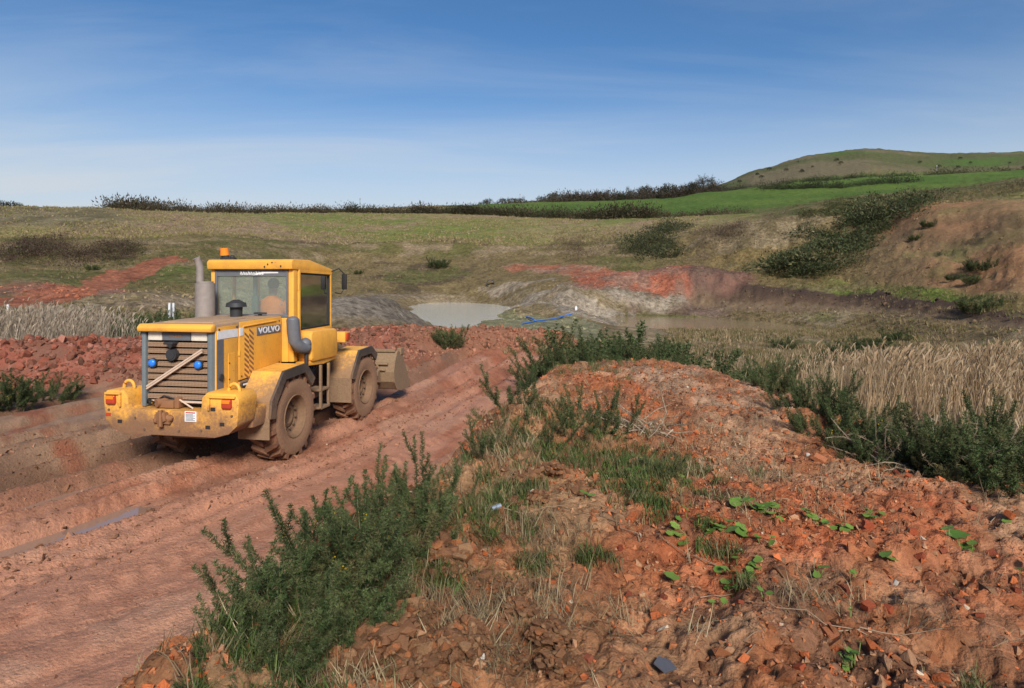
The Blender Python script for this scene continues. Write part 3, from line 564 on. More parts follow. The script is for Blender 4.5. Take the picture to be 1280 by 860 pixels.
scrub('bramble_scrub', [[(690, 318), (700, 300), (740, 293), (765, 300), (740, 320), (712, 326)], [(930, 268), (990, 255), (1050, 243), (1110, 237), (1060, 250), (960, 272)], [(1110, 240), (1200, 232), (1285, 226), (1285, 233), (1180, 243)], [(870, 300), (900, 290), (925, 283), (900, 300)]], 110, 1.7, (C(.085, .058, .045), C(.115, .075, .055)), 'brown winter bramble in patches along the quarry rim', 'scrub', TWIGGY)
scrub('pale_grass', [[(735, 306), (790, 290), (830, 282), (800, 298), (750, 312)], [(830, 290), (900, 268), (945, 266), (915, 282), (870, 296)], [(945, 268), (1000, 262), (1010, 266), (960, 274)], [(860, 330), (890, 300), (900, 303), (880, 335)]], 130, 1.0, (C(.30, .225, .15), C(.24, .18, .11)), 'pale straw coloured grass patches around the gorse above the heaps', 'grass', TWIGGY, M_STRAW)
# hedges
def hedge(name, pts, n, h, cols, label, depth, temps=FARHEDGE):
    Q = np.array([at(px, Y) for px, Y in pts]); t = rng.uniform(0, len(Q)-1, n); q = np.stack([np.interp(t, range(len(Q)), Q[:, j]) for j in (0, 1)], 1)+rng.normal(0, depth, (n, 2)); z = H(q[:, 0], q[:, 1]); parts = []
    for i, (tv, tf, tc) in enumerate(temps):
        k = np.arange(n) % len(temps) == i; hh = h*rng.choice([.35, .65, 1., 1.4], k.sum(), p=[.3, .38, .24, .08])*rng.uniform(.8, 1.2, k.sum()); u = rng.uniform(size=(k.sum(), 1)); ci = (np.asarray(cols[0])*(1-u)+np.asarray(cols[1])*u)*rng.uniform(.7, 1.3, (k.sum(), 1))
        parts.append(scatter(tv, tf, tc, np.stack([q[k, 0], q[k, 1], z[k]-.1*hh], 1), rotmats(k.sum(), rng, False, .05), np.stack([hh*.9, hh*.9, hh], 1), ci))
    V, F_, c = join(parts); return link(name, np_mesh(name, V, F_, c), M_LEAF, label=label, cat='hedge')
BR = (C(.06, .05, .03), C(.095, .07, .045)); DG = (C(.03, .04, .018), C(.05, .055, .024))
hedge('field_hedge', [(140, 262), (190, 290), (260, 330), (330, 372), (420, 404)], 720, 5.2, (C(.07, .066, .034), C(.13, .095, .062)), 'ragged brown hedge on the skyline left of centre', 1.5)
hedge('field_hedge', [(420, 404), (500, 404), (570, 404), (600, 404)], 520, 6.2, (C(.055, .056, .028), C(.105, .08, .05)), 'dark hedge at the top of the rough field behind the cab', 1.5)
hedge('field_hedge', [(600, 404), (650, 380), (720, 338), (770, 315), (815, 300)], 620, 6.4, (C(.04, .048, .022), C(.075, .058, .032)), 'dark green hedge below the bright green field', 1.4)
hedge('field_hedge', [(795, 305), (840, 302), (880, 300), (925, 290)], 230, 3.8, (C(.10, .065, .035), C(.085, .055, .04)), 'russet brown hedge beside the pale grass', 1.6)
hedge('field_hedge', [(955, 560), (1000, 540), (1060, 530), (1140, 545)], 260, 6.5, DG, 'dark hedge crossing the bright green field', 4)
hedge('field_hedge', [(910, 660), (935, 680), (985, 690)], 110, 5, DG, 'short dark hedge at the foot of the down', 3)
hedge('field_hedge', [(905, 760), (990, 760), (1060, 760), (1140, 770)], 300, 6.5, (C(.035, .04, .022), C(.06, .055, .03)), 'long dark hedge along the lower edge of the down', 5)
hedge('field_hedge', [(1160, 740), (1220, 740), (1300, 750)], 200, 8.5, DG, 'dark hedge on the right below the far down', 6)

# bare winter trees on the skyline
def bare_tree(seed, h=9.):
    r = np.random.default_rng(seed); st = []; tw = []
    def br(p, d, Ln, rad, lv):
        pts = [p]; dd = d
        for i in range(4): dd = unit(dd+r.normal(0, .16, 3)+np.array([0, 0, .05])); pts.append(pts[-1]+dd*Ln/4)
        V, F_ = tube(pts, np.linspace(rad, rad*.5, 5), 4 if lv == 0 else 3); st.append((V, F_, C(.055, .045, .036)*r.uniform(.8, 1.2)))
        if lv < 3:
            for _ in range((7, 4, 3)[lv]):
                u = r.uniform(.35, 1.) if lv else r.uniform(.28, 1.); q = np.array([np.interp(u*4, range(5), np.array(pts)[:, j]) for j in range(3)])
                br(q, unit(dd*.6+unit(r.normal(size=3))*.85+np.array([0, 0, .25])), Ln*r.uniform(.5, .72), rad*.45, lv+1)
        if lv >= 2:
            for _ in range(5): tw.append((pts[r.integers(1, 5)], unit(dd+r.normal(0, .6, 3))))
    br(np.zeros(3), np.array([0, 0, 1.]), h*.5, h*.022, 0)
    sv, sf, scol = join(st); P = np.array([a for a, b in tw]); D = np.array([b for a, b in tw]); V, F_, c = needles(P, D, h*.09*r.uniform(.6, 1.3, len(P)), h*.012, lerp(C(.07, .055, .045), C(.05, .048, .03), .5)*np.ones((len(P), 1)), r)
    a_ = np_mesh('bare_trunk', sv, sf, scol); a_.materials.append(M_STEM); b_ = np_mesh('bare_crown', V, F_, c); b_.materials.append(M_STEM); return a_, b_
BARE = [bare_tree(s) for s in (1, 2, 3, 4)]
def evergreen(seed, h=9.):
    tv, tf, tc = scrub_template(seed, 420, .10); V = tv*np.array([h*.45, h*.45, h*.62])+np.array([0, 0, h*.3]); a = tube([(0, 0, -.3), (.1, 0, h*.3), (0, .1, h*.6)], [h*.03, h*.025, h*.01], 5)
    a_ = np_mesh('evergreen_trunk', a[0], a[1], C(.06, .045, .035)*np.ones((len(a[0]), 3))); a_.materials.append(M_STEM); b_ = np_mesh('evergreen_crown', V, tf, tc*C(.028, .036, .018)); b_.materials.append(M_LEAF); return a_, b_
EVER = [evergreen(s) for s in (21, 22)]
def tree(kinds, px, Y, h, label, group):
    x, y = at(px, Y); e = link('bare_tree' if kinds is BARE else 'evergreen_tree', None, loc=(x, y, hz(x, y)-.3), rot=(0, 0, rnd.uniform(0, 6.28)), scale=(h/9*rnd.uniform(.85, 1.2), h/9*rnd.uniform(.85, 1.2), h/9), label=label, cat='tree', group=group)
    k = rnd.choice(kinds); link('trunk', k[0], parent=e); link('crown', k[1], parent=e)
for k in range(30):
    u = k/29; px = 600+u*95; tree(BARE if k % 3 else EVER, px+rnd.uniform(-2, 2), 660+rnd.uniform(-20, 20), rnd.uniform(5, 10.5), 'small tree in the thin skyline row above the green field', 'thin row of trees on the skyline')
for k in range(64):
    u = (k+.5)/64; px = 690+u*205; Y = np.interp(px, [690, 800, 890], [640, 660, 640])+rnd.uniform(-30, 25); tree(EVER if k % 9 == 0 else BARE, px, Y, rnd.uniform(9, 16)*(1.25 if px > 780 else .95), 'bare winter tree in the wood below the down', 'winter wood left of the down')
hedge('wood_edge_hedge', [(692, 625), (760, 640), (830, 640), (896, 615)], 720, 9.5, (C(.060, .050, .034), C(.095, .072, .052)), 'brown thicket edge of the winter wood', 7)
for px, h in [(4, 6.5), (14, 6), (24, 5), (33, 4)]: tree(EVER, px, 330, h, 'dark evergreen tree on the far left skyline', 'evergreens on the left skyline')
for k in range(26):
    px = rnd.choice([rnd.uniform(960, 1280), rnd.uniform(900, 1000)]); py = np.interp(px, [900, 1000, 1080, 1280], [236, 210, 200, 208])+rnd.uniform(-8, 12); x, y = hit(px, py)
    if y > 850: tree(EVER, px, y, rnd.uniform(4, 8), 'dark thorn bush dotted on the open down', 'thorn bushes on the down')
# ------------------------------------------------------------------ wheel loader
def paint_mat(name, colour, mud=(.215, .125, .072), level=.95, soft=.55, rough=.42, amount=1., mudrough=.9, spec=.4):
    """painted or rubber surface with dried mud splashed up from the wheels (object space height) and random grime"""
    m, n, b = mat(name, rough, spec); tc = N(n, 'ShaderNodeTexCoord'); sp = N(n, 'ShaderNodeSeparateXYZ'); L(n, tc.outputs['Object'], sp.inputs[0])
    a = N(n, 'ShaderNodeTexNoise', Scale=3.2, Detail=9., Roughness=.68); c = N(n, 'ShaderNodeTexNoise', Scale=22., Detail=5., Roughness=.7)
    for f in (a, c): L(n, tc.outputs['Object'], f.inputs['Vector'])
    hgt = M(n, 'DIVIDE', M(n, 'SUBTRACT', level, sp.outputs[2]), soft)
    v = M(n, 'ADD', hgt, M(n, 'MULTIPLY_ADD', a.outputs[0], 2.0, -1.0)); v = M(n, 'ADD', v, M(n, 'MULTIPLY_ADD', c.outputs[0], 1.3, -.65))
    mr = N(n, 'ShaderNodeMapRange', interpolation_type='SMOOTHSTEP'); L(n, v, mr.inputs[0]); mr.inputs[1].default_value = -.45; mr.inputs[2].default_value = .75; mr.inputs[4].default_value = amount
    gm = N(n, 'ShaderNodeMapRange'); L(n, a.outputs[0], gm.inputs[0]); gm.inputs[1].default_value = .42; gm.inputs[2].default_value = .78; gm.inputs[4].default_value = .46*amount
    fac = M(n, 'MAXIMUM', mr.outputs[0], gm.outputs[0])
    mc = N(n, 'ShaderNodeMix', data_type='RGBA'); L(n, c.outputs[0], mc.inputs[0]); mc.inputs[6].default_value = (*[q*.6 for q in mud], 1); mc.inputs[7].default_value = (*[q*1.45 for q in mud], 1)
    ch = N(n, 'ShaderNodeTexNoise', Scale=48., Detail=3., Roughness=.6); L(n, tc.outputs['Object'], ch.inputs['Vector']); cm = N(n, 'ShaderNodeMapRange'); L(n, M(n, 'ADD', ch.outputs[0], M(n, 'MULTIPLY', a.outputs[0], .25)), cm.inputs[0]); cm.inputs[1].default_value = .80; cm.inputs[2].default_value = .84
    cp = N(n, 'ShaderNodeMix', data_type='RGBA'); L(n, cm.outputs[0], cp.inputs[0]); cp.inputs[6].default_value = (*colour, 1); cp.inputs[7].default_value = (.10, .055, .03, 1)
    mx = N(n, 'ShaderNodeMix', data_type='RGBA'); L(n, fac, mx.inputs[0]); L(n, cp.outputs[2], mx.inputs[6]); L(n, mc.outputs[2], mx.inputs[7]); L(n, mx.outputs[2], b.inputs['Base Color'])
    r = M(n, 'MULTIPLY_ADD', fac, mudrough-rough, rough); L(n, r, b.inputs['Roughness'])
    bp = N(n, 'ShaderNodeBump', Strength=.5, Distance=.02); L(n, M(n, 'MULTIPLY', c.outputs[0], fac), bp.inputs['Height']); L(n, bp.outputs[0], b.inputs['Normal'])
    return m
def plain(name, colour, rough=.5, metal=0., emit=None):
    m, n, b = mat(name, rough, .4); b.inputs['Base Color'].default_value = (*colour, 1); b.inputs['Metallic'].default_value = metal
    tc = N(n, 'ShaderNodeTexCoord'); f = N(n, 'ShaderNodeTexNoise', Scale=14., Detail=5.); L(n, tc.outputs['Object'], f.inputs['Vector'])
    mx = N(n, 'ShaderNodeMix', data_type='RGBA', blend_type='MULTIPLY'); mx.inputs[0].default_value = .35; mx.inputs[6].default_value = (*colour, 1); L(n, f.outputs[0], mx.inputs[7]); L(n, mx.outputs[2], b.inputs['Base Color']) 
    return m
YEL = (.82, .395, .055)
P_Y = paint_mat('yellow_paint', YEL, mud=(.22, .115, .06), level=1.12, soft=.5); P_HOOD = paint_mat('yellow_hood_paint', YEL, level=1.0, soft=.5, amount=.8)
P_TOP = paint_mat('dusty_hood_top', (.62, .36, .10), mud=(.34, .22, .14), level=2.75, soft=.9, rough=.7); P_FEND = paint_mat('muddy_fender', YEL, mud=(.25, .145, .075), level=1.42, soft=.5, rough=.6)
P_SKIRT = paint_mat('muddy_skirt', (.45, .25, .06), mud=(.21, .13, .075), level=1.6, soft=.6); P_TYRE = paint_mat('muddy_tyre', (.05, .04, .035), mud=(.185, .088, .048), level=3, soft=.8, rough=.9)
P_SIDEW = paint_mat('muddy_sidewall', (.12, .09, .065), mud=(.25, .14, .078), level=3, soft=.8, rough=.9); P_RIM = paint_mat('muddy_shaded_rim', (.40, .22, .05), mud=(.175, .10, .055), level=2.2, soft=.8)  # rim mud darkened to put the recess shade into its colour
P_FRAME = paint_mat('muddy_frame', (.05, .045, .04), mud=(.13, .08, .05), level=1.3, soft=.7); P_BUCK = paint_mat('muddy_bucket', (.32, .20, .06), mud=(.215, .14, .08), level=2.2, soft=.9)
P_GREY = plain('grey_plastic', (.145, .15, .165), .55); P_DARK = plain('dark_plastic', (.035, .035, .038), .6); P_POST = plain('grey_green_post', (.17, .20, .21), .55); P_MUFF = plain('weathered_steel', (.33, .28, .25), .7, .2)
P_GRILL = plain('dusty_grille', (.27, .17, .11), .85); P_HOLE = plain('grille_shadow_box', (.03, .022, .018), .9); P_WHITE = plain('white_sticker', (.86, .86, .86), .5); P_CREAM = plain('cream_lens', (.80, .74, .62), .35)  # P_HOLE: near-black tone paints in the shade behind the grille and in holes
P_RED = plain('red_lens', (.50, .06, .03), .25); P_ORANGE = plain('orange_lens', (.95, .26, .02), .25); P_BLUE = plain('blue_lens', (.03, .22, .80), .25); P_WOOD = plain('bleached_timber', (.66, .50, .38), .8)
P_RUST = plain('rusty_iron', (.28, .13, .06), .9); P_SEAT = plain('seat_fabric', (.11, .15, .135), .9); P_SKIN = plain('skin', (.50, .30, .22), .6); P_HIVIS = plain('hi_vis_orange', (1., .27, .03), .7); P_HAIR = plain('dark_cap', (.06, .055, .05), .9); P_SEAL = plain('black_seal', (.015, .015, .015), .6)
def glass_mat():
    m = bpy.data.materials.new('tinted_veiled_glass'); m.use_nodes = True; n = m.node_tree; n.nodes.clear(); o = N(n, 'ShaderNodeOutputMaterial')
    t = N(n, 'ShaderNodeBsdfTransparent'); t.inputs[0].default_value = (.88, .97, .92, 1); g = N(n, 'ShaderNodeBsdfGlossy', Roughness=.05); d = N(n, 'ShaderNodeBsdfDiffuse'); d.inputs[0].default_value = (.80, .88, .80, 1)
    fr = N(n, 'ShaderNodeFresnel', IOR=1.5); m1 = N(n, 'ShaderNodeMixShader'); m1.inputs[0].default_value = .15; L(n, t.outputs[0], m1.inputs[1]); L(n, d.outputs[0], m1.inputs[2])  # pale diffuse veil lightens the panes, standing in for reflections and dust
    m2 = N(n, 'ShaderNodeMixShader'); L(n, fr.outputs[0], m2.inputs[0]); L(n, m1.outputs[0], m2.inputs[1]); L(n, g.outputs[0], m2.inputs[2]); L(n, m2.outputs[0], o.inputs[0]); return m
P_GLASS = glass_mat()
def mesh_mat():
    m, n, b = mat('perforated_grille', .85, .2); tc = N(n, 'ShaderNodeTexCoord'); mp_ = N(n, 'ShaderNodeMapping'); mp_.inputs['Rotation'].default_value = (0, .785, 0); L(n, tc.outputs['Object'], mp_.inputs[0]); ck = N(n, 'ShaderNodeTexChecker', Scale=62.); L(n, mp_.outputs[0], ck.inputs['Vector'])
    ck.inputs['Color1'].default_value = (.36, .235, .15, 1); ck.inputs['Color2'].default_value = (.17, .105, .065, 1); L(n, ck.outputs[0], b.inputs['Base Color']); return m
P_MESH = mesh_mat()

LX, LY, LR_ = -4.56, 10.5, math.radians(-10.3)
LZ = -.04
loader = link('wheel_loader', None, loc=(LX, LY, LZ), rot=(0, 0, LR_), label='muddy yellow wheel loader with orange beacon driving away on the red haul road', cat='loader')
class B:
    """collects shapes into one mesh"""
    def __init__(s): s.bm = bmesh.new()
    def box(s, x0, x1, y0, y1, z0, z1, bev=0., rot=None, seg=2):
        r = bmesh.ops.create_cube(s.bm, size=1); vs_ = r['verts']; c = Vector(((x0+x1)/2, (y0+y1)/2, (z0+z1)/2)); bmesh.ops.scale(s.bm, vec=(x1-x0, y1-y0, z1-z0), verts=vs_)
        if bev: 
            es = list({e for v in vs_ for e in v.link_edges}); q = bmesh.ops.bevel(s.bm, geom=es, offset=bev, segments=seg, affect='EDGES', profile=.6); vs_ = list({v for f in q['faces'] for v in f.verts}|{v for v in vs_ if v.is_valid})
        if rot is not None: bmesh.ops.rotate(s.bm, cent=(0, 0, 0), matrix=Euler(rot).to_matrix(), verts=vs_)
        bmesh.ops.translate(s.bm, vec=c, verts=vs_); return s
    def prism(s, pts, axis, a, b, bev=0.):
        """extrude a polygon along an axis; pts are the other two coordinates in x,y,z order"""
        def p3(p, t): return {'x': (t, p[0], p[1]), 'y': (p[0], t, p[1]), 'z': (p[0], p[1], t)}[axis]
        v0 = [s.bm.verts.new(p3(p, a)) for p in pts]; v1 = [s.bm.verts.new(p3(p, b)) for p in pts]; n = len(pts); fs = [s.bm.faces.new(v0[::-1]), s.bm.faces.new(v1)]
        for i in range(n): fs.append(s.bm.faces.new((v0[i], v0[(i+1) % n], v1[(i+1) % n], v1[i])))
        bmesh.ops.recalc_face_normals(s.bm, faces=fs)
        if bev: bmesh.ops.bevel(s.bm, geom=list({e for f in fs for e in f.edges}), offset=bev, segments=2, affect='EDGES', profile=.6)
        return s
    def sheet(s, prof, x0, x1, th):
        """bent plate: profile in (y,z), thickened inwards"""
        n = len(prof); P = np.array(prof, float); nor = []
        for i in range(n):
            d = P[min(i+1, n-1)]-P[max(i-1, 0)]; d /= np.linalg.norm(d); nor.append((d[1], -d[0]))
        inn = P+np.array(nor)*th; return s.prism([tuple(p) for p in P]+[tuple(p) for p in inn[::-1]], 'x', x0, x1)
    def pane(s, *pts):
        s.bm.faces.new([s.bm.verts.new(p) for p in pts]); return s
    def cyl(s, p, q, r0, r1=None, k=20, caps=True):
        p, q = Vector(p), Vector(q); d = q-p; m = Matrix.Translation((p+q)/2)@d.to_track_quat('Z', 'Y').to_matrix().to_4x4()
        bmesh.ops.create_cone(s.bm, cap_ends=caps, segments=k, radius1=r0, radius2=r0 if r1 is None else r1, depth=d.length, matrix=m); return s
    def ball(s, c, r, sc=(1, 1, 1), sub=2):
        bmesh.ops.create_icosphere(s.bm, subdivisions=sub, radius=r, matrix=Matrix.Translation(c)@Matrix.Diagonal((*sc, 1))); return s
    def pipe(s, pts, r, k=8):
        V, F_ = tube(pts, [r]*len(pts), k); vs_ = [s.bm.verts.new(v) for v in V]
        for f in F_: s.bm.faces.new([vs_[i] for i in f])
        s.bm.faces.new(vs_[:k][::-1]); s.bm.faces.new(vs_[-k:]); return s
    def lathe(s, prof, cx, cy, cz, k=40):
        """revolve (x, radius) about the x axis through a hub"""
        rows = []
        for (x, r) in prof: rows.append([s.bm.verts.new((cx+x, cy+r*math.cos(2*math.pi*i/k), cz+r*math.sin(2*math.pi*i/k))) for i in range(k)])
        for a, b in zip(rows, rows[1:]):
            for i in range(k): s.bm.faces.new((a[i], a[(i+1) % k], b[(i+1) % k], b[i]))
        return s
    def out(s, name, m, parent, smooth=None, label=None, jit=0.):
        bmesh.ops.remove_doubles(s.bm, verts=s.bm.verts, dist=1e-5)
        bmesh.ops.recalc_face_normals(s.bm, faces=s.bm.faces)
        if jit:
            for v in s.bm.verts: v.co += Vector((rnd.gauss(0, jit), rnd.gauss(0, jit), rnd.gauss(0, jit)))
        me = bpy.data.meshes.new(name); s.bm.to_mesh(me); s.bm.free()
        if smooth is not None: me.shade_smooth(); me.set_sharp_from_angle(angle=math.radians(smooth))
        return link(name, me, m, parent, label=label)
Q = loader; CB_ = .78
# frame
B().box(-.36, .36, -1.1, 1.25, .55, 1.08, .02).box(-.62, .62, -.16, .16, .52, .8, .04).out('rear_frame', P_FRAME, Q)
B().box(-.34, .34, 1.75, 3.5, .55, 1.05, .03).box(-.62, .62, 2.64, 2.96, .52, .8, .04).cyl((0, 1.5, .5), (0, 1.5, 1.15), .14).box(-.2, .2, 1.2, 1.8, .62, .74).out('front_frame', P_FRAME, Q)
# counterweight
cw = B().prism([(-1.05, .86), (-.92, .74), (-.70, .68), (.70, .68), (.92, .74), (1.05, .86), (1.08, 1.22), (1.02, 1.31), (.58, 1.32), (.50, 1.24), (.485, 1.04), (-.66, 1.04), (-.68, 1.22), (-.75, 1.31), (-1.03, 1.30), (-1.08, 1.22)], 'y', -1.5, -1.05, .035).box(-1.05, 1.05, -1.12, -.62, .74, 1.03, .05).out('counterweight', P_Y, Q, 40)
for sx, x0, x1 in ((-1, -1.02, -.78), (1, .62, 1.02)):
    B().box(x0-.01, x1+.01, -1.535, -1.49, 1.245, 1.275, .008).box(x0-.01 if sx > 0 else x1-.02, x0+.02 if sx > 0 else x1+.01, -1.535, -1.49, 1.07, 1.243, .008).out('lamp_recess_rim', P_Y, cw, 40)
for x in (-.84, .86): 
    pts = [(x+.085*math.cos(t), -1.28, 1.31+.10*math.sin(t)) for t in np.linspace(-.1, math.pi+.1, 12)]; B().pipe(pts, .024, 8).out('lifting_eye', P_Y, cw, 60)
for x, l in ((-.935, 'left tail lamp'), (.90, 'right tail lamp')):
    tl = B().box(x-.075, x+.075, -1.545, -1.48, 1.10, 1.235, .03, seg=3).out('tail_lamp', P_RED, Q, 60)
    B().box(x-.06, x+.06, -1.552, -1.54, 1.175, 1.225, .005).out('indicator_lens', P_ORANGE, tl, 60)
B().box(-.22, .04, -1.545, -1.48, .86, .99, .02).box(-.17, -.02, -1.575, -1.5, .90, 1.03, .02).cyl((-.095, -1.56, .83), (-.095, -1.56, 1.05), .032).ball((.03, -1.525, .94), .045).ball((-.2, -1.525, .9), .04).out('tow_hitch', P_RUST, Q, 50, jit=.006)
dt = B().box(.245, .425, -1.508, -1.498, .90, 1.045).out('warning_decal', P_WHITE, Q)
B().box(.26, .41, -1.5115, -1.5075, 1.018, 1.034).out('decal_heading', P_RED, dt)
for k in range(6): B().box(.26, .41-.03*(k % 2), -1.5112, -1.5075, .915+.0165*k, .922+.0165*k).out('decal_text_line', P_GREY, dt)
B().box(-1.03, -.95, -1.506, -1.498, .93, .975).out('red_reflector', P_RED, Q)
for x, z in ((-.80, .86), (.60, .83), (.82, .88), (.68, 1.085)): B().box(x-.035, x+.035, -1.505, -1.49, z-.025, z+.025).out('slot_dark_patch', P_HOLE, cw)  # dark blocks on the surface paint the shade inside bumper slots
# engine hood
HW = .575
B().box(-HW+.06, HW-.06, -1.16, .5, 1.0, 2.14).out('engine_bay', P_HOLE, Q)
top = B().prism([(-1.40, 2.14), (-1.42, 2.20), (-1.36, 2.245), (-.5, 2.265), (.46, 2.275), (.46, 2.15), (-1.30, 2.13)], 'x', -HW-.012, HW+.012, .035).out('hood_top', P_TOP, Q, 35)
B().prism([(-1.42, 2.145), (-1.435, 2.20), (-1.37, 2.254), (-1.30, 2.252), (-1.33, 2.14)], 'x', -HW-.02, HW+.02, .02).out('hood_rear_edge', P_Y, Q, 35)
for sx in (-1, 1):
    xo, xi = sx*(HW+.012), sx*(HW-.05); a, b = min(xo, xi), max(xo, xi)
    B().prism([(-1.30, 1.06), (-.765, 1.06), (-.765, 2.235), (-1.30, 2.225)], 'x', a, b, .018).out('rear_side_panel', P_HOOD, Q, 35)
    B().prism([(-.755, 1.36), (.44, 1.43), (.44, 2.262), (-.755, 2.245)], 'x', a, b+.006 if sx > 0 else b, .02).out('engine_side_panel', P_HOOD, Q, 35)
    B().prism([(-.755, 1.05), (.46, 1.05), (.44, 1.415), (-.755, 1.345)], 'x', a+.01*(sx < 0), b-.01*(sx > 0), .012).out('side_skirt', P_SKIRT, Q, 35)
    xs = sx*(HW+.0135)
    B().box(min(xs, xs+sx*.004), max(xs, xs+sx*.004), -1.27, -.785, 2.03, 2.15).out('white_stripe_decal', P_WHITE, Q)
    B().box(min(xs, xs+sx*.010), max(xs, xs+sx*.010), -.745, -.66, 2.035, 2.155).out('white_stripe_decal', P_WHITE, Q)
    if sx > 0:
        xv = HW+.021
        for col_ in range(2):
            for k in range(9):
                y0 = -.565+.125*col_; z0 = 2.13-.078*k-.045*(1-col_)
                B().prism([(y0-.06, z0), (y0-.06, z0-.036), (y0+.055, z0-.116), (y0+.055, z0-.080)], 'x', xv-.012, xv, 0).out('vent_slot', P_RUST, Q)
        plate = B().box(xv-.006, xv+.006, -.30, .40, 2.0, 2.13, .004).out('name_plate', P_GREY, Q)
        fc = bpy.data.curves.new('lettering', 'FONT'); fc.body = 'VOLVO'; fc.size = .135; fc.extrude = .003; fc.offset = .004; fc.space_character = 1.12; fc.align_x = 'CENTER'; fc.align_y = 'CENTER'
        lt = link('lettering_curve', fc); bpy.context.view_layer.update(); tm = bpy.data.meshes.new_from_object(lt); bpy.data.objects.remove(lt); lt = link('lettering', tm, P_WHITE, plate, (xv+.008, .05, 2.065), (math.pi/2, 0, math.pi/2), (1.28, 1, 1))
        B().pipe([(xv+.006, -.66, 2.17), (xv+.006, .25, 2.20)], .012).out('panel_handle', P_Y, Q)
        B().cyl((xv-.01, -1.20, 1.48), (xv+.02, -1.20, 1.48), .048).out('door_latch', P_DARK, Q, 40)
        dd = B().box(xv-.012, xv-.004, -1.02, -.86, 1.14, 1.80, .004).out('service_flap', P_HOOD, Q)
        for z in (1.66, 1.42): B().ball((xv-.002, -1.0, z), .012, sub=1).out('flap_rivet', P_DARK, dd)
        B().box(xv-.004, xv+.004, -.70, -.36, 1.255, 1.32, .002).out('model_badge', P_DARK, Q)
        B().box(xv+.0, xv+.007, -.67, -.40, 1.275, 1.30).out('badge_print', P_WHITE, Q)
# rear grille
gr = B().box(-HW+.06, HW-.06, -1.2, -1.17, 1.06, 2.14).out('grille_backing', P_HOLE, Q)
B().box(-HW-.01, -HW+.055, -1.34, -1.22, 1.05, 2.155, .014).out('grille_post', P_POST, Q, 40)
B().prism([(HW-.10, -1.34), (HW-.02, -1.36), (HW+.008, -1.25), (HW+.004, -1.06), (HW-.08, -1.20)], 'z', 1.03, 2.16, .012).out('grille_post', P_POST, Q, 40)
B().box(HW+.013, HW+.017, -1.285, -1.13, 1.06, 2.02).out('corner_trim', P_GREY, Q)
for k in range(9):
    z = 1.155+.094*k; B().prism([(-1.24, z), (-1.296, z+.010), (-1.304, z+.066), (-1.25, z+.078), (-1.235, z+.06)], 'x', -HW+.058, HW-.105).out('grille_slat', P_MESH, Q)
for k in range(7): B().cyl((-HW+.10+.155*k, -1.215, 1.08), (-HW+.10+.155*k, -1.215, 2.02), .006, k=6).out('grille_wire', P_GRILL, Q)
for x0, x1, m, nme in ((-HW+.075, -HW+.30, P_CREAM, 'reflector_panel'), (-HW+.31, .19, P_GREY, 'plate_panel'), (.20, .45, P_CREAM, 'reflector_panel')): B().box(x0, x1, -1.315, -1.26, 2.01, 2.13, .01).out(nme, m, Q, 40)
for k in range(5): B().box(-.13+.04*k, -.105+.04*k, -1.3185, -1.314, 2.06, 2.09).out('faded_print', P_RUST, Q)
cm_ = B().box(-.17, -.02, -1.42, -1.28, 1.96, 1.995, .012).cyl((-.06, -1.42, 1.945), (-.06, -1.33, 1.955), .03).out('reversing_camera', P_DARK, Q, 40)
B().cyl((-.085, -1.30, 1.81), (-.085, -1.37, 1.81), .088, .084, 28).cyl((-.085, -1.3705, 1.81), (-.085, -1.38, 1.81), .06, k=24).out('reversing_horn', P_DARK, Q, 40)
for x, z in ((-.42, 1.68), (.32, 1.67)): B().cyl((x, -1.28, z), (x, -1.33, z), .07, k=18).out('warning_light_ring', P_DARK, Q, 40); B().ball((x, -1.335, z), .058, (1, .6, 1), 3).out('blue_warning_light', P_BLUE, Q, 60)
for dz in (0, .035): B().pipe([(-.49, -1.35, 1.31+dz), (.41, -1.365, 1.86+dz)], .015, 6).out('diagonal_bar', P_WOOD, Q)
B().box(-.45, .42, -1.33, -1.28, 1.12, 1.145, .005).out('lower_grille_bar', P_WOOD, Q)
B().box(-.30, -.02, -1.40, -1.2, 1.05, 1.16, .02).box(-.02, .05, -1.38, -1.2, 1.05, 1.2, .01).cyl((-.28, -1.42, 1.12), (-.2, -1.25, 1.14), .06).out('tow_pin_block', P_RUST, Q, 40)
B().pipe([(.08, -1.4, 1.18), (.27, -1.36, 1.05)], .012).out('tow_pin_handle', P_WOOD, Q)
for x, z in ((-.98, 1.02), (-.55, .92), (.15, .76), (-.4, .76), (.5, .78), (.97, 1.0)): B().cyl((x, -1.495, z), (x, -1.512, z), .018, k=6).out('bumper_bolt', P_FRAME, cw)
for y, z in ((-1.24, 2.17), (-.82, 2.18), (-1.24, 1.14), (-.82, 1.14), (-.70, 1.42), (.36, 1.50), (.36, 2.19)): B().cyl((HW+.01, y, z), (HW+.026, y, z), .014, k=8).out('panel_bolt', P_FRAME, Q)
for z in (1.30, 1.78): B().cyl((HW+.018, -.76, z-.04), (HW+.018, -.76, z+.04), .014, k=8).out('panel_hinge', P_Y, Q)
for z in (2.15, 2.75): B().cyl((CB_+.008, .655, z-.05), (CB_+.008, .655, z+.05), .018, k=8).out('door_hinge', P_Y, Q)
B().box(CB_, CB_+.03, 1.66, 1.80, 1.90, 1.94, .008).out('door_handle', P_SEAL, Q)
B().pipe([(-.52, -1.30, 1.10), (-.45, -1.38, 1.16), (-.32, -1.40, 1.13), (-.2, -1.36, 1.22), (-.05, -1.30, 1.16)], .014, 6).out('trailing_hose', P_SEAL, Q)
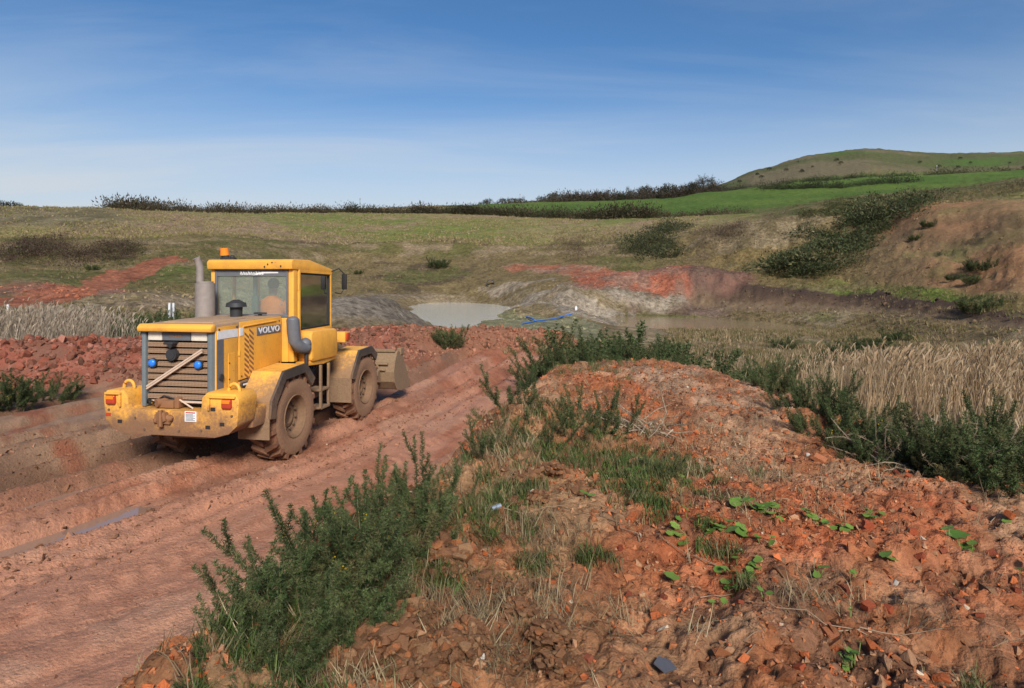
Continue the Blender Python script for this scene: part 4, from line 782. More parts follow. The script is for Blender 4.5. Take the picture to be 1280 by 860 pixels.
# stack, pre-cleaner, roof of hood fittings
B().cyl((-.60, .10, 2.16), (-.60, .10, 2.82), .155, k=28).cyl((-.60, .10, 2.822), (-.60, .10, 2.85), .13, k=28).out('muffler', P_MUFF, Q, 40)
B().pipe([(-.68, .08, 2.82), (-.68, .08, 3.08), (-.695, .06, 3.17), (-.715, .03, 3.24)], .06, 16).out('exhaust_stack', P_MUFF, Q, 50)
B().cyl((.0, .06, 2.18), (0, .06, 2.43), .088, .10, 24).cyl((0, .06, 2.432), (0, .06, 2.50), .165, .15, 28).cyl((0, .06, 2.502), (0, .06, 2.55), .13, .05, 24).out('air_pre_cleaner', P_DARK, Q, 40)
B().prism([(.15, .34), (.25, .36), (.40, .31), (.42, .26), (.2, .24)], 'z', 2.30, 2.33, .006).cyl((.28, .30, 2.2), (.28, .30, 2.31), .03).out('wiper_motor_cover', P_DARK, Q, 40)
B().box(-.42, .40, -1.1, -.28, 2.24, 2.275, .015, rot=(.02, 0, 0)).out('hood_hatch', P_TOP, Q, 40)
# cab
CB = .78
rf = B().prism([(.42, 3.055), (.40, 3.18), (.46, 3.225), (1.05, 3.225), (1.93, 3.07), (1.97, 3.0), (1.90, 2.98)], 'x', -CB-.02, CB+.02, .03).out('cab_roof', P_Y, Q, 35)
for x, z in ((.30, 3.10), (.36, 3.14), (.44, 3.17), (.60, 3.11)): B().ball((x, .398, z), .014, sub=1).out('hole_dark_dot', P_HOLE, rf)  # dark dots on the surface paint the shade of small holes
B().box(CB-.10, CB, .50, .64, 1.48, 3.06, .02).out('cab_post', P_Y, Q, 40); B().box(-CB, -CB+.08, .50, .64, 1.48, 3.06, .02).out('cab_post', P_Y, Q, 40)
for sx in (-1, 1): B().box(sx*CB-(.07 if sx > 0 else 0), sx*CB+(0 if sx > 0 else .07), 1.83, 1.92, 1.6, 2.99, .015).out('cab_post', P_Y, Q, 40)
B().box(-CB, -CB+.05, 1.1, 1.17, 1.5, 3.05, .01).out('cab_post', P_Y, Q, 40)
B().box(-CB+.08, CB-.10, .50, .56, 1.48, 2.235, .01).out('cab_rear_panel', P_Y, Q, 40)
B().box(-CB+.06, CB-.02, .58, 1.88, 1.44, 1.56, .02).box(-CB, -CB+.05, .58, 1.9, 1.5, 2.0, .01).box(-CB+.05, CB-.08, 1.86, 1.91, 1.5, 2.05, .01).out('cab_floor', P_DARK, Q)
rw = B().pane((-CB+.085, .512, 2.26), (CB-.105, .512, 2.26), (CB-.105, .512, 3.05), (-CB+.085, .512, 3.05)).out('rear_window', P_GLASS, Q)
B().box(-CB+.08, CB-.10, .488, .53, 2.235, 2.285, .008).box(-CB+.08, CB-.10, .488, .53, 3.035, 3.06, .004).box(-CB+.08, -CB+.125, .489, .529, 2.287, 3.033, .006).box(CB-.135, CB-.10, .489, .529, 2.287, 3.033, .006).out('window_seal', P_GREY, rw, 40)
bn = B().box(-CB+.127, CB-.137, .496, .504, 2.935, 3.033).out('sun_strip', P_GREY, rw)
sq = B()   # white brush script on the sun strip: strokes of an unreadable hand with a long swash
for k in range(9):
    x = -.21+.048*k; sq.pipe([(x, .493, 2.965), (x+.012, .493, 3.018-.008*(k % 3)), (x+.03, .493, 2.985), (x+.024, .493, 2.955+.006*(k % 2)), (x+.05, .493, 2.972)], .0085, 5)
sq.prism([(.10, 2.985), (.20, 3.012), (.50, 3.010), (.50, 2.988), (.25, 2.985), (.02, 2.948)], 'y', .491, .495); sq.out('script_lettering', P_WHITE, bn)
dr = B().pane((CB-.016, .66, 1.98), (CB-.016, 1.86, 1.98), (CB-.016, 1.86, 2.985), (CB-.016, .66, 3.03)).out('door_window', P_GLASS, Q)
for pr, mm, a, b in (([(.655, 1.955), (1.87, 1.955), (1.87, 2.0), (.655, 2.0)], P_Y, .0, .028), ([(.655, 3.0), (1.87, 2.965), (1.87, 3.0), (.655, 3.05)], P_Y, 0, .028), ([(.655, 2.002), (.70, 2.002), (.70, 3.0), (.655, 3.002)], P_Y, 0, .027), ([(1.82, 2.002), (1.87, 2.002), (1.87, 2.963), (1.82, 2.965)], P_Y, 0, .027),
                     ([(.702, 2.002), (1.818, 2.002), (1.818, 2.032), (.702, 2.032)], P_SEAL, -.01, .018), ([(.702, 2.968), (1.818, 2.935), (1.818, 2.963), (.702, 2.998)], P_SEAL, -.01, .018), ([(.702, 2.034), (.73, 2.034), (.73, 2.966), (.702, 2.967)], P_SEAL, -.01, .017), ([(1.79, 2.034), (1.818, 2.034), (1.818, 2.933), (1.79, 2.935)], P_SEAL, -.01, .017)):
    B().prism(pr, 'x', CB-.015+a, CB-.005+b, .003).out('door_frame' if mm is P_Y else 'door_seal', mm, dr)
B().pane((-CB+.015, .66, 2.02), (-CB+.015, 1.82, 2.02), (-CB+.015, 1.82, 3.0), (-CB+.015, .66, 3.0)).out('left_window', P_GLASS, Q); B().pane((-CB+.09, 1.88, 2.06), (CB-.09, 1.88, 2.06), (CB-.09, 1.88, 2.97), (-CB+.09, 1.88, 2.97)).out('windscreen', P_GLASS, Q)
B().pipe([(CB-.07, 1.72, 2.0), (CB-.07, 1.70, 2.45), (CB-.08, 1.62, 2.6), (CB-.08, 1.62, 2.9)], .014).pipe([(CB-.08, .72, 2.42), (CB-.08, 1.66, 2.45)], .012).out('grab_rail', P_Y, Q)
B().box(-.18, .34, .86, .96, 1.98, 2.22, .05).box(-.14, .40, .9, 1.36, 1.90, 2.03, .05).box(-.2, .2, 1.0, 1.3, 1.55, 1.93).out('driver_seat', P_SEAT, Q, 40)
B().box(-.20, -.08, .80, .86, 2.05, 2.60, .02).box(-.17, -.11, .80, .86, 2.6, 3.0, .01).out('seat_column', P_SEAT, Q, 40)
B().cyl((0, 1.60, 1.6), (0, 1.52, 2.22), .04).out('steering_column', P_DARK, Q); B().pipe([(.19*math.cos(t), 1.50+.06*math.sin(t), 2.24+.17*math.sin(t)) for t in np.linspace(0, 2*math.pi, 25)], .014).out('steering_wheel', P_DARK, Q)
B().box(-.5, .5, 1.62, 1.84, 1.58, 2.1, .05).out('dashboard', P_DARK, Q, 40)
tk = B().prism([(.68, 1.50), (.72, 1.46), (1.62, 1.44), (1.70, 1.52), (1.68, 1.93), (1.60, 1.97), (.74, 1.99), (.68, 1.93)], 'x', CB-.05, 1.02, .05).out('side_tank', P_Y, Q, 40)
B().prism([(.60, 1.47), (.64, 1.40), (1.2, 1.36), (1.7, 1.40), (1.7, 1.46)], 'x', CB-.2, .98, .02).out('step_bracket', P_Y, Q, 40)
B().pipe([(.86, .33, 2.21), (.87, .34, 2.0), (.88, .36, 1.86), (.90, .42, 1.76), (.92, .52, 1.72), (.94, .60, 1.72)], .105, 18).ball((.86, .33, 2.21), .104, (1, 1, .6)).ball((.94, .60, 1.72), .105, (1, .9, 1)).ball((.945, .60, 1.79), .10).out('intake_duct', P_GREY, Q, 70)
B().cyl((.95, .62, 1.63), (.95, .62, 1.42), .035).out('duct_drain', P_DARK, Q)
bc = B().cyl((-.58, .60, 3.30), (-.585, .59, 3.43), .075, .065, 18).out('beacon', P_ORANGE, Q, 40)
B().cyl((-.55, .62, 3.22), (-.58, .60, 3.31), .055, .07, 14).box(-.62, -.36, .52, .62, 3.225, 3.26, .01).ball((-.40, .55, 3.27), .04).out('beacon_base', P_DARK, bc, 40)
B().pipe([(CB, 1.86, 3.02), (.90, 1.98, 3.08), (.98, 2.04, 2.98), (.99, 2.05, 2.72), (.93, 2.0, 2.60), (.84, 1.92, 2.62)], .012).out('mirror_arm', P_SEAL, Q); B().box(.93, 1.03, 2.02, 2.06, 2.68, 2.98, .015).out('side_mirror', P_SEAL, Q, 40)
lb = B().box(.66, 1.0, 2.02, 2.22, 1.66, 1.86, .015).box(.60, .70, 1.8, 2.1, 1.50, 1.70, .01).out('lamp_bracket', P_Y, Q, 40); B().box(1.0, 1.035, 2.06, 2.19, 1.70, 1.84, .01).out('side_indicator', P_RED, lb, 40)
# driver seen through the rear window
pr_ = bpy.data.meshes.new('person'); pv = [(0, 1.08, 2.02), (0, 1.06, 2.25), (0, 1.05, 2.46), (0, 1.07, 2.57), (0, 1.09, 2.66), (0, 1.10, 2.78), (.19, 1.06, 2.46), (.25, 1.18, 2.22), (.15, 1.42, 2.22), (-.19, 1.06, 2.46), (-.25, 1.18, 2.22), (-.15, 1.42, 2.22), (.12, 1.42, 2.05), (.14, 1.55, 1.68), (-.12, 1.42, 2.05), (-.14, 1.55, 1.68)]
pe = [(0, 1), (1, 2), (2, 3), (3, 4), (4, 5), (2, 6), (6, 7), (7, 8), (2, 9), (9, 10), (10, 11), (0, 12), (12, 13), (0, 14), (14, 15)]; prad = [.15, .15, .15, .06, .085, .09, .075, .055, .04, .075, .055, .04, .085, .06, .085, .06]
PX = .05
pr_.from_pydata([(x+PX, y, z) for x, y, z in pv], pe, []); pr_.update()
drv = link('person', pr_, P_SKIN, None, (LX, LY, LZ), (0, 0, LR_), label='driver in an orange hi-vis jacket seated inside the cab', cat='person')
sk = drv.modifiers.new('skin', 'SKIN')
for i, rr_ in enumerate(prad): pr_.skin_vertices[0].data[i].radius = (rr_, rr_*.8)
pr_.skin_vertices[0].data[0].use_root = True; drv.modifiers.new('sub', 'SUBSURF').levels = 2; drv.modifiers['sub'].render_levels = 2
jb = B(); 
for z, rx_, ry_ in ((2.02, .19, .15),): pass
prof = [(2.0, .20, .155), (2.15, .205, .16), (2.3, .215, .16), (2.42, .235, .15), (2.50, .215, .125), (2.56, .12, .10), (2.585, .085, .085)]; rows = [[jb.bm.verts.new((PX+rx_*math.cos(t), 1.065+ry_*math.sin(t), z)) for t in np.linspace(0, 2*math.pi, 20, endpoint=False)] for z, rx_, ry_ in prof]
for a, b in zip(rows, rows[1:]):
    for i in range(20): jb.bm.faces.new((a[i], a[(i+1) % 20], b[(i+1) % 20], b[i]))
for s_ in (-1, 1): jb.pipe([(PX+s_*.19, 1.065, 2.47), (PX+s_*.255, 1.12, 2.33), (PX+s_*.27, 1.19, 2.21), (PX+s_*.2, 1.36, 2.21)], .07, 10)
jb.out('hi_vis_jacket', P_HIVIS, drv, 60); B().ball((PX, 1.105, 2.80), .108, (.9, 1.05, 1.0), 3).box(PX-.07, PX+.07, 1.17, 1.27, 2.80, 2.815, .005).out('cap', P_HAIR, drv, 60)
# fenders
def fender(y0, rear):
    for sx in (-1, 1):
        x0, x1 = (.60, 1.10) if sx > 0 else (-1.10, -.60)
        prof = [(y0-.80, .80), (y0-.76, 1.06), (y0-.42, 1.46), (y0+.28, 1.49), (y0+.58, 1.20)] if rear else [(y0-.74, .95), (y0-.72, 1.03), (y0-.40, 1.46), (y0+.22, 1.48), (y0+.52, 1.28)]
        f = B().sheet(prof, x0, x1, .035).out('rear_fender' if rear else 'front_fender', P_FEND, Q)
        lip = [(a-.012, b+.012) for a, b in prof]; xo = sx*1.10
        B().sheet(lip, min(xo+sx*.002, xo+sx*.045), max(xo+sx*.002, xo+sx*.045), .15).out('fender_edge', P_FRAME, f)
        B().sheet([(y0-(.815 if rear else .75), .50), (y0-(.812 if rear else .748), (.82 if rear else .97))], x0+.01, x1+.02 if sx > 0 else x1-.02, .02).out('mud_flap', P_SKIRT, f)
fender(0, True); fender(2.8, False)
# wheels
R_T, W_T = .675, .44
def wheel_meshes():
    t = B().lathe([(-.19, .34), (-.205, .42), (-.215, .50), (-.215, .57), (-.20, .600), (-.16, .612), (.16, .612), (.20, .600), (.215, .57), (.215, .50), (.205, .42), (.19, .34)], 0, 0, 0, 48)
    n = 19
    for i in range(n):
        for sx in (-1, 1):
            a = 2*math.pi*(i+.5*(sx > 0))/n
            m = Matrix.Rotation(a, 4, 'X')
            vs_ = []
            for (x, th, r) in ((.0, .16, .605), (.0, .16+.12, .605), (.215, -.04, .57), (.215, .11, .57), (.0, .172, .682), (.0, .262, .682), (.208, -.025, .672), (.208, .095, .672)):
                vs_.append(t.bm.verts.new((sx*x*1.02, r*math.cos(a+th), r*math.sin(a+th))))
            for f in ((4, 5, 7, 6), (0, 4, 6, 2), (1, 3, 7, 5), (2, 6, 7, 3), (0, 1, 5, 4)): t.bm.faces.new([vs_[k] for k in f])
    bmesh.ops.recalc_face_normals(t.bm, faces=t.bm.faces)
    for v in t.bm.verts: v.co += Vector((rnd.gauss(0, .004), rnd.gauss(0, .006), rnd.gauss(0, .006)))
    me = bpy.data.meshes.new('tyre'); t.bm.to_mesh(me); t.bm.free(); me.shade_smooth(); me.set_sharp_from_angle(angle=math.radians(35)); me.materials.append(P_TYRE)
    s = B().lathe([(.208, .345), (.221, .40), (.229, .46), (.231, .54), (.219, .595)], 0, 0, 0, 48); ms = bpy.data.meshes.new('sidewall'); bmesh.ops.recalc_face_normals(s.bm, faces=s.bm.faces); s.bm.to_mesh(ms); s.bm.free(); ms.shade_smooth(); ms.materials.append(P_SIDEW)
    r = B().lathe([(.205, .352), (.222, .338), (.205, .318), (.10, .298), (.085, .27), (.08, .235), (.055, .225), (.05, .18), (.085, .17), (.09, .13), (.05, .12), (.05, .07), (.06, .0)], 0, 0, 0, 40).lathe([(-.2, .345), (-.1, .3), (.0, .29), (0, .0)], 0, 0, 0, 24)
    mr = bpy.data.meshes.new('rim'); bmesh.ops.recalc_face_normals(r.bm, faces=r.bm.faces); r.bm.to_mesh(mr); r.bm.free(); mr.shade_smooth(); mr.set_sharp_from_angle(angle=math.radians(40)); mr.materials.append(P_RIM)
    nb = B()
    nb.cyl((.055, 0, 0), (.085, 0, 0), .02, k=6); mn = bpy.data.meshes.new('wheel_nut'); nb.bm.to_mesh(mn); nb.bm.free(); mn.materials.append(P_FRAME)
    return me, ms, mr, mn
WT, WS, WR, WN = wheel_meshes()
for y0 in (0, 2.8):
    for sx in (-1, 1):
        wv = link('wheel', None, parent=Q, loc=(sx*.88, y0, R_T+.01), rot=(rnd.uniform(0, 6), 0, 0 if sx > 0 else math.pi)); link('tyre', WT, parent=wv)
        link('sidewall', WS, parent=wv); rm = link('rim', WR, parent=wv)
        for k in range(10): a = 2*math.pi*k/10; link('wheel_nut', WN, parent=wv, loc=(.03, .205*math.cos(a), .205*math.sin(a)))
# ladder, hoses, arms, bucket
B().box(.80, 1.08, .88, 1.22, .92, .96, .008).box(.80, 1.08, .92, 1.24, .60, .64, .008).box(1.04, 1.08, .90, .94, .62, 1.38).box(1.04, 1.08, 1.2, 1.24, .62, 1.38).out('ladder', P_SKIRT, Q)
B().box(.62, .72, .66, .80, .86, 1.38, .01).out('ladder_bracket', P_Y, Q)
for k in range(5): B().pipe([(.30+.07*k, 1.2, 1.25), (.34+.07*k, 1.55, 1.08+.03*k), (.30+.05*k, 1.95, 1.22+.04*k), (.26, 2.3, 1.35)], .022, 6).out('hydraulic_hose', P_SEAL, Q)
for sx in (-1, 1):
    B().prism([(2.15, 1.0), (2.6, 1.0), (2.5, 1.75), (2.28, 1.80)], 'x', sx*.34-.05, sx*.34+.05, .01).out('loader_tower', P_FRAME, Q)
    B().prism([(2.30, 1.62), (2.42, 1.76), (3.3, 1.32), (3.98, .72), (3.92, .58), (3.7, .60), (3.1, 1.10)], 'x', sx*.46-.05, sx*.46+.05, .012).out('lift_arm', P_BUCK, Q)
    B().cyl((sx*.46, 2.5, .95), (sx*.46, 3.1, 1.12), .06).cyl((sx*.46, 3.1, 1.12), (sx*.46, 3.35, 1.2), .035).out('lift_cylinder', P_FRAME, Q, 40)
B().cyl((0, 2.4, 1.6), (0, 3.2, 1.55), .06).cyl((0, 3.2, 1.55), (0, 3.7, 1.45), .035).prism([(3.5, 1.1), (3.65, 1.1), (3.8, 1.55), (3.65, 1.58)], 'x', -.05, .05, .01).cyl((0, 3.6, 1.15), (0, 4.0, 1.0), .04).out('tilt_linkage', P_FRAME, Q, 40)
bk = B().sheet([(4.22, 1.24), (4.06, 1.02), (4.0, .80), (4.04, .58), (4.2, .40), (4.45, .34), (5.05, .34)][::-1], -1.22, 1.22, .035).out('bucket', P_BUCK, Q)
for sx in (-1, 1):
    x = sx*1.22; B().prism([(4.22, 1.26), (4.05, 1.03), (3.985, .80), (4.03, .57), (4.19, .38), (4.45, .32), (5.06, .32), (5.0, .46), (4.52, 1.18)], 'x', min(x+sx*.002, x+sx*.03), max(x+sx*.002, x+sx*.03), .006).out('bucket_side', P_BUCK, bk)
    B().box(x-.05, x+.05, 4.38, 4.60, 1.14, 1.30, .02).out('bucket_corner', P_BUCK, bk)
for x in (-.9, -.46, .0, .46, .9): B().prism([(3.97, .90), (4.02, .56), (3.82, .60), (3.84, .80)], 'x', x-.03, x+.03, .005).out('bucket_rib', P_BUCK, bk)
B().box(-1.2, 1.2, 4.16, 4.28, 1.22, 1.29, .02).pipe([(-1.1, 4.0, .98), (1.1, 4.0, .98)], .03).pipe([(.55, 3.97, 1.04), (.85, 3.93, 1.0), (.92, 3.96, .86), (1.05, 3.98, .84)], .025).out('bucket_stiffener', P_BUCK, bk)
# ------------------------------------------------------------------ water
def water_mat(name, colour, rough=.06, bump=.02):
    m, n, b = mat(name, rough, .5); b.inputs['Base Color'].default_value = (*colour, 1); tc = N(n, 'ShaderNodeTexCoord'); f = N(n, 'ShaderNodeTexNoise', Scale=3., Detail=3.); L(n, tc.outputs['Object'], f.inputs['Vector'])
    bp = N(n, 'ShaderNodeBump', Strength=bump, Distance=.1); L(n, f.outputs[0], bp.inputs['Height']); L(n, bp.outputs[0], b.inputs['Normal']); return m
def pool(name, outline, z, m, label):
    bm = bmesh.new(); bm.faces.new([bm.verts.new((x, y, z)) for x, y in outline]); me = bpy.data.meshes.new(name); bm.to_mesh(me); bm.free(); link(name, me, m, kind='structure', label=label, cat='water')
def ell(px, Y, rx, ry, n=28): x, y = at(px, Y); return [(x+rx*math.cos(t), y+ry*math.sin(t)) for t in np.linspace(0, 2*math.pi, n, endpoint=False)]
pool('pond_water', ell(572, 112, 16, 44), POND1_Z, water_mat('sky_paled_milky_water', (.60, .585, .51), .10, .3), 'still milky pond in the quarry floor, coloured paler for sky reflection')  # base colour lightened to stand in for sky reflected by ripples
pool('pond_water', ell(835, 98, 32, 24), POND2_Z, water_mat('brown_water', (.25, .185, .105), .10, .2), 'shallow brown pond below the red clay heap')
pud = water_mat('puddle_water', (.28, .17, .12), .05, .02)
def strip(t0, w_, ya, yb): ys = np.linspace(ya, yb, 16); return [(t0-w_+xc(y), y) for y in ys]+[(t0+w_+xc(y), y) for y in ys[::-1]]
pool('puddle', strip(-6.5, .9, 5.0, 10.4), -.047, pud, 'long puddle in the wheel rut behind the loader')
pool('puddle', strip(-5.26, .8, 4.6, 8.2), -.052, pud, 'second puddle in the near rut at the left edge')
pool('puddle', strip(-8.3, .4, 7.4, 11.2), -.085, pud, 'dark wet rut left of the loader')

# ------------------------------------------------------------------ loose earth
def hull(P):
    bm = bmesh.new()
    for p in P: bm.verts.new(p)
    q = bmesh.ops.convex_hull(bm, input=bm.verts); bmesh.ops.delete(bm, geom=list({g for g in q['geom_interior']+q['geom_unused'] if isinstance(g, bmesh.types.BMVert)}), context='VERTS')
    bmesh.ops.triangulate(bm, faces=bm.faces); bmesh.ops.recalc_face_normals(bm, faces=bm.faces); bm.verts.index_update(); V = np.array([v.co[:] for v in bm.verts]); F_ = np.array([[v.index for v in f.verts] for f in bm.faces]); bm.free(); return V, F_
def lump(seed, n=13, flat=.78):
    """a broken angular lump"""
    r = random.Random(seed); return hull([Vector((r.gauss(0, 1), r.gauss(0, 1), r.gauss(0, 1))).normalized()*r.uniform(.7, 1.15)*Vector((1, .9, flat)).length/1.6 for _ in range(n)])
LUMP = [lump(s, 12) for s in range(7)]; PEB = [lump(40+s, 7) for s in range(6)]
def grit(name, pos, size, cols, label, cat, temps, probs=None, m=None):
    parts = []; k = rng.integers(0, len(temps), len(pos)); ci = np.asarray(cols)[rng.choice(len(cols), len(pos), p=probs)]*rng.uniform(.7, 1.3, (len(pos), 1))
    for i, (tv, tf) in enumerate(temps):
        s = k == i
        if s.any(): parts.append(scatter(tv, tf, C(1, 1, 1), pos[s], rotmats(s.sum(), rng), size[s][:, None]*rng.uniform(.55, 1.35, (s.sum(), 3)), ci[s]))
    V, F_, c = join(parts); return link(name, np_mesh(name, V, F_, c), m or M_SOIL, kind='stuff', label=label, cat=cat)
# the bank: crumbs of soil, denser near the camera
def bank_points(n, ymax=13.5, ymin=1.6, pw=1.6):
    y = ymin+(ymax-ymin)*rng.uniform(size=n*2)**pw; x = rng.uniform(-3.2, 6.2, n*2); xr, xe, up, dn, plate = near_masks(x, y); k = (up*dn*plate > .18) & (np.abs(x) < y*.95+.5); return x[k][:n], y[k][:n]
x, y = bank_points(56000); dens = fbm(x, y, .9, 3, 201); k = rng.uniform(size=len(x)) < ss(-.6, .5, dens)*.9+.1; x, y = x[k], y[k]
s_ = rng.gamma(2.0, .0042, len(x))+.004; s_ = np.minimum(s_, .05)
SOILS = [C(.32, .122, .054), C(.20, .088, .044), C(.37, .20, .11), C(.45, .125, .045), C(.42, .34, .25)]
grit('soil_crumbs', np.stack([x, y, H(x, y)+s_*.2], 1), s_, SOILS, 'loose soil crumbs and grit strewn over the bank', 'gravel', PEB, [.36, .26, .2, .16, .02])
x, y = bank_points(3000, pw=1.2); s_ = np.minimum(rng.gamma(2.2, .009, len(x))+.008, .06)
grit('soil_lumps', np.stack([x, y, H(x, y)-s_*.1], 1), s_, SOILS, 'fist sized lumps of soil and brick rubble on the bank', 'gravel', LUMP, [.38, .3, .16, .15, .01])
# mud crumbs thrown up along the ruts
n_ = 13000; t = rng.choice([-4.25, -5.26, -7.4, -8.3, -9.15, -10.2, -6.5, -4.8, -7.8, -9.7], n_)+rng.choice([-1, 1], n_)*rng.normal(.34, .14, n_); y = 4.5+21*rng.uniform(size=n_)**1.3; x = t+xc(y)
k = np.abs(x) < y*.95; x, y = x[k], y[k]; s_ = np.minimum(rng.gamma(2.0, .007, len(x))+.005, .06); grit('mud_crumbs', np.stack([x, y, H(x, y)+s_*.1], 1), s_, [C(.24, .115, .065), C(.32, .155, .09), C(.18, .09, .052)], 'crumbs of mud squeezed up beside the wheel ruts', 'mud', PEB)
n_ = 5000; y = 4.2+18*rng.uniform(size=n_)**1.5; x = rng.uniform(-8, 2, n_); k = (near_masks(x, y)[2] < .2) & (np.abs(x) < y*.9); x, y = x[k], y[k]; s_ = np.minimum(rng.gamma(1.5, .0045, len(x))+.003, .03); grit('road_grit', np.stack([x, y, H(x, y)], 1), s_, [C(.32, .17, .11), C(.26, .11, .065), C(.45, .32, .24)], 'fine grit on the red road', 'gravel', PEB, [.5, .4, .1])
# rubble bank: broken clods, the larger ones each a part
Bp = np.array(BERM); rub = link('rubble_bank', None, loc=(-10.5, 18.8, 0), label='bank of broken red clay clods left of the loader', cat='rubble')
lm = []
for i in range(6):
    V, F_ = lump(70+i, 22); me = np_mesh('clod', V, F_, lerp(C(.30, .10, .062), C(.20, .085, .055), i/5)*np.ones((len(V), 1))); me.materials.append(M_SOIL); lm.append(me)
cand = []
while len(cand) < 300:
    t = rnd.uniform(2.3, 5.2); p = np.array([np.interp(t, range(len(Bp)), Bp[:, j]) for j in (0, 1)]); d = Bp[int(t)+1]-Bp[int(t)]; d = d/np.linalg.norm(d); nn = np.array([d[1], -d[0]]); p = p+nn*rnd.uniform(-.6, 2.0)
    cand.append(p)
for p in cand:
    s = rnd.choice([.06, .075, .09, .11, .15])*rnd.uniform(.8, 1.2); link('clod', rnd.choice(lm), parent=rub, loc=(p[0]+10.5, p[1]-18.8, hz(*p)+s*.15), rot=(rnd.uniform(-.7, .7), rnd.uniform(-.7, .7), rnd.uniform(0, 6.3)), scale=(s*rnd.uniform(.8, 1.4), s*rnd.uniform(.7, 1.1), s*rnd.uniform(.7, 1.1)))
def berm_pts(n, t0, t1, o0=-.9, o1=2.3):
    t = rng.uniform(t0, t1, n); i = t.astype(int); p = np.stack([np.interp(t, range(len(Bp)), Bp[:, j]) for j in (0, 1)], 1); d = unit(Bp[i+1]-Bp[i]); return p+np.stack([d[:, 1], -d[:, 0]], 1)*rng.uniform(o0, o1, n)[:, None]
p = berm_pts(5000, 1.6, 6); s_ = np.minimum(rng.gamma(2, .02, len(p))+.012, .13); o = grit('rubble', np.stack([p[:, 0]+10.5, p[:, 1]-18.8, H(p[:, 0], p[:, 1])+s_*.1], 1), s_, [C(.29, .095, .058), C(.20, .085, .055), C(.34, .15, .105), C(.15, .07, .045)], 'smaller red clay rubble', None, LUMP); o.parent = rub
p = berm_pts(2600, 5.5, 8.9); s_ = np.minimum(rng.gamma(2, .018, len(p))+.012, .12); grit('berm_rubble', np.stack([p[:, 0], p[:, 1], H(p[:, 0], p[:, 1])+s_*.1], 1), s_, [C(.30, .12, .07), C(.22, .10, .06), C(.34, .16, .10)], 'red clay crumbs covering the berm at the end of the road', 'rubble', LUMP)
# loose blocks weathered out of the heaps and cut faces, in the colour of the ground they came from
n_ = 20000; az = rng.uniform(-.70, .72, n_); rr_ = rng.uniform(45, 165, n_); xs, ys = rr_*np.sin(az), rr_*np.cos(az); zb, kf = base(xs, ys, True); pxx = CX+F*xs/ys; on = np.zeros(n_, bool)
for (px, Y, rx, ry, h, c) in HEAPS:
  if c != 'grey': hx, hy = at(px, Y); on |= np.hypot((xs-hx)/rx, (ys-hy)/ry) < 1.15
on |= (kf > 4.6) & (kf < 6.1) & (pxx > 690); on |= (kf > 6.9) & (kf < 9) & (pxx > 1080) & (rng.uniform(size=n_) < .22); on |= (kf > 3) & (kf < 5) & (pxx > 600) & (pxx < 760) & (rng.uniform(size=n_) < .25)
xs, ys = xs[on], ys[on]; zz = H(xs, ys); gc = ground_colour(xs, ys, zz)[0]*rng.uniform(.6, 1.15, (len(xs), 1)); s_ = np.minimum(rng.gamma(1.4, .055, len(xs))+.05, .45); k = rng.integers(0, len(LUMP), len(xs))
V, F_, c = join([scatter(tv, tf, C(1, 1, 1), np.stack([xs, ys, zz-.1*s_], 1)[k == i], rotmats((k == i).sum(), rng), s_[k == i][:, None]*rng.uniform(.6, 1.3, ((k == i).sum(), 3)), gc[k == i]) for i, (tv, tf) in enumerate(LUMP)]); print('scree', len(xs))
link('scree', np_mesh('scree', V, F_, c), M_SOIL, kind='stuff', label='loose blocks and scree on the quarry heaps and cut faces', cat='scree')
# big clods along the road edge of the bank
def clod_mesh(seed):
    """a dug clod: many broken crumbs and angular lumps pressed together"""
    r = np.random.default_rng(seed); tv = [lump(seed+q, 16) for q in range(4)]; parts = []; n = 260
    p = unit(r.normal(size=(n, 3)))*(r.uniform(.0, 1, (n, 1))**.45)*.8; p[:, 2] = np.abs(p[:, 2])*.95-.2; s = .05+.17*r.uniform(size=n)**2.4; s[:7] = .5; p[:7] *= .4
    ci = np.array([C(.24, .115, .058), C(.30, .165, .085), C(.185, .095, .05), C(.33, .13, .055)])[r.choice(4, n, p=[.4, .3, .2, .1])]*r.uniform(.8, 1.2, (n, 1))
    for q, (v, f) in enumerate(tv):
        k = np.arange(n) % 4 == q; parts.append(scatter(v, f, C(1, 1, 1), p[k], rotmats(k.sum(), r), s[k][:, None]*r.uniform(.7, 1.3, (k.sum(), 3)), ci[k]))
    V, F_, c = join(parts); me = np_mesh('earth_clod', V, F_, c); me.materials.append(M_SOIL); return me
CL = [clod_mesh(s) for s in (301, 302, 303, 304)]
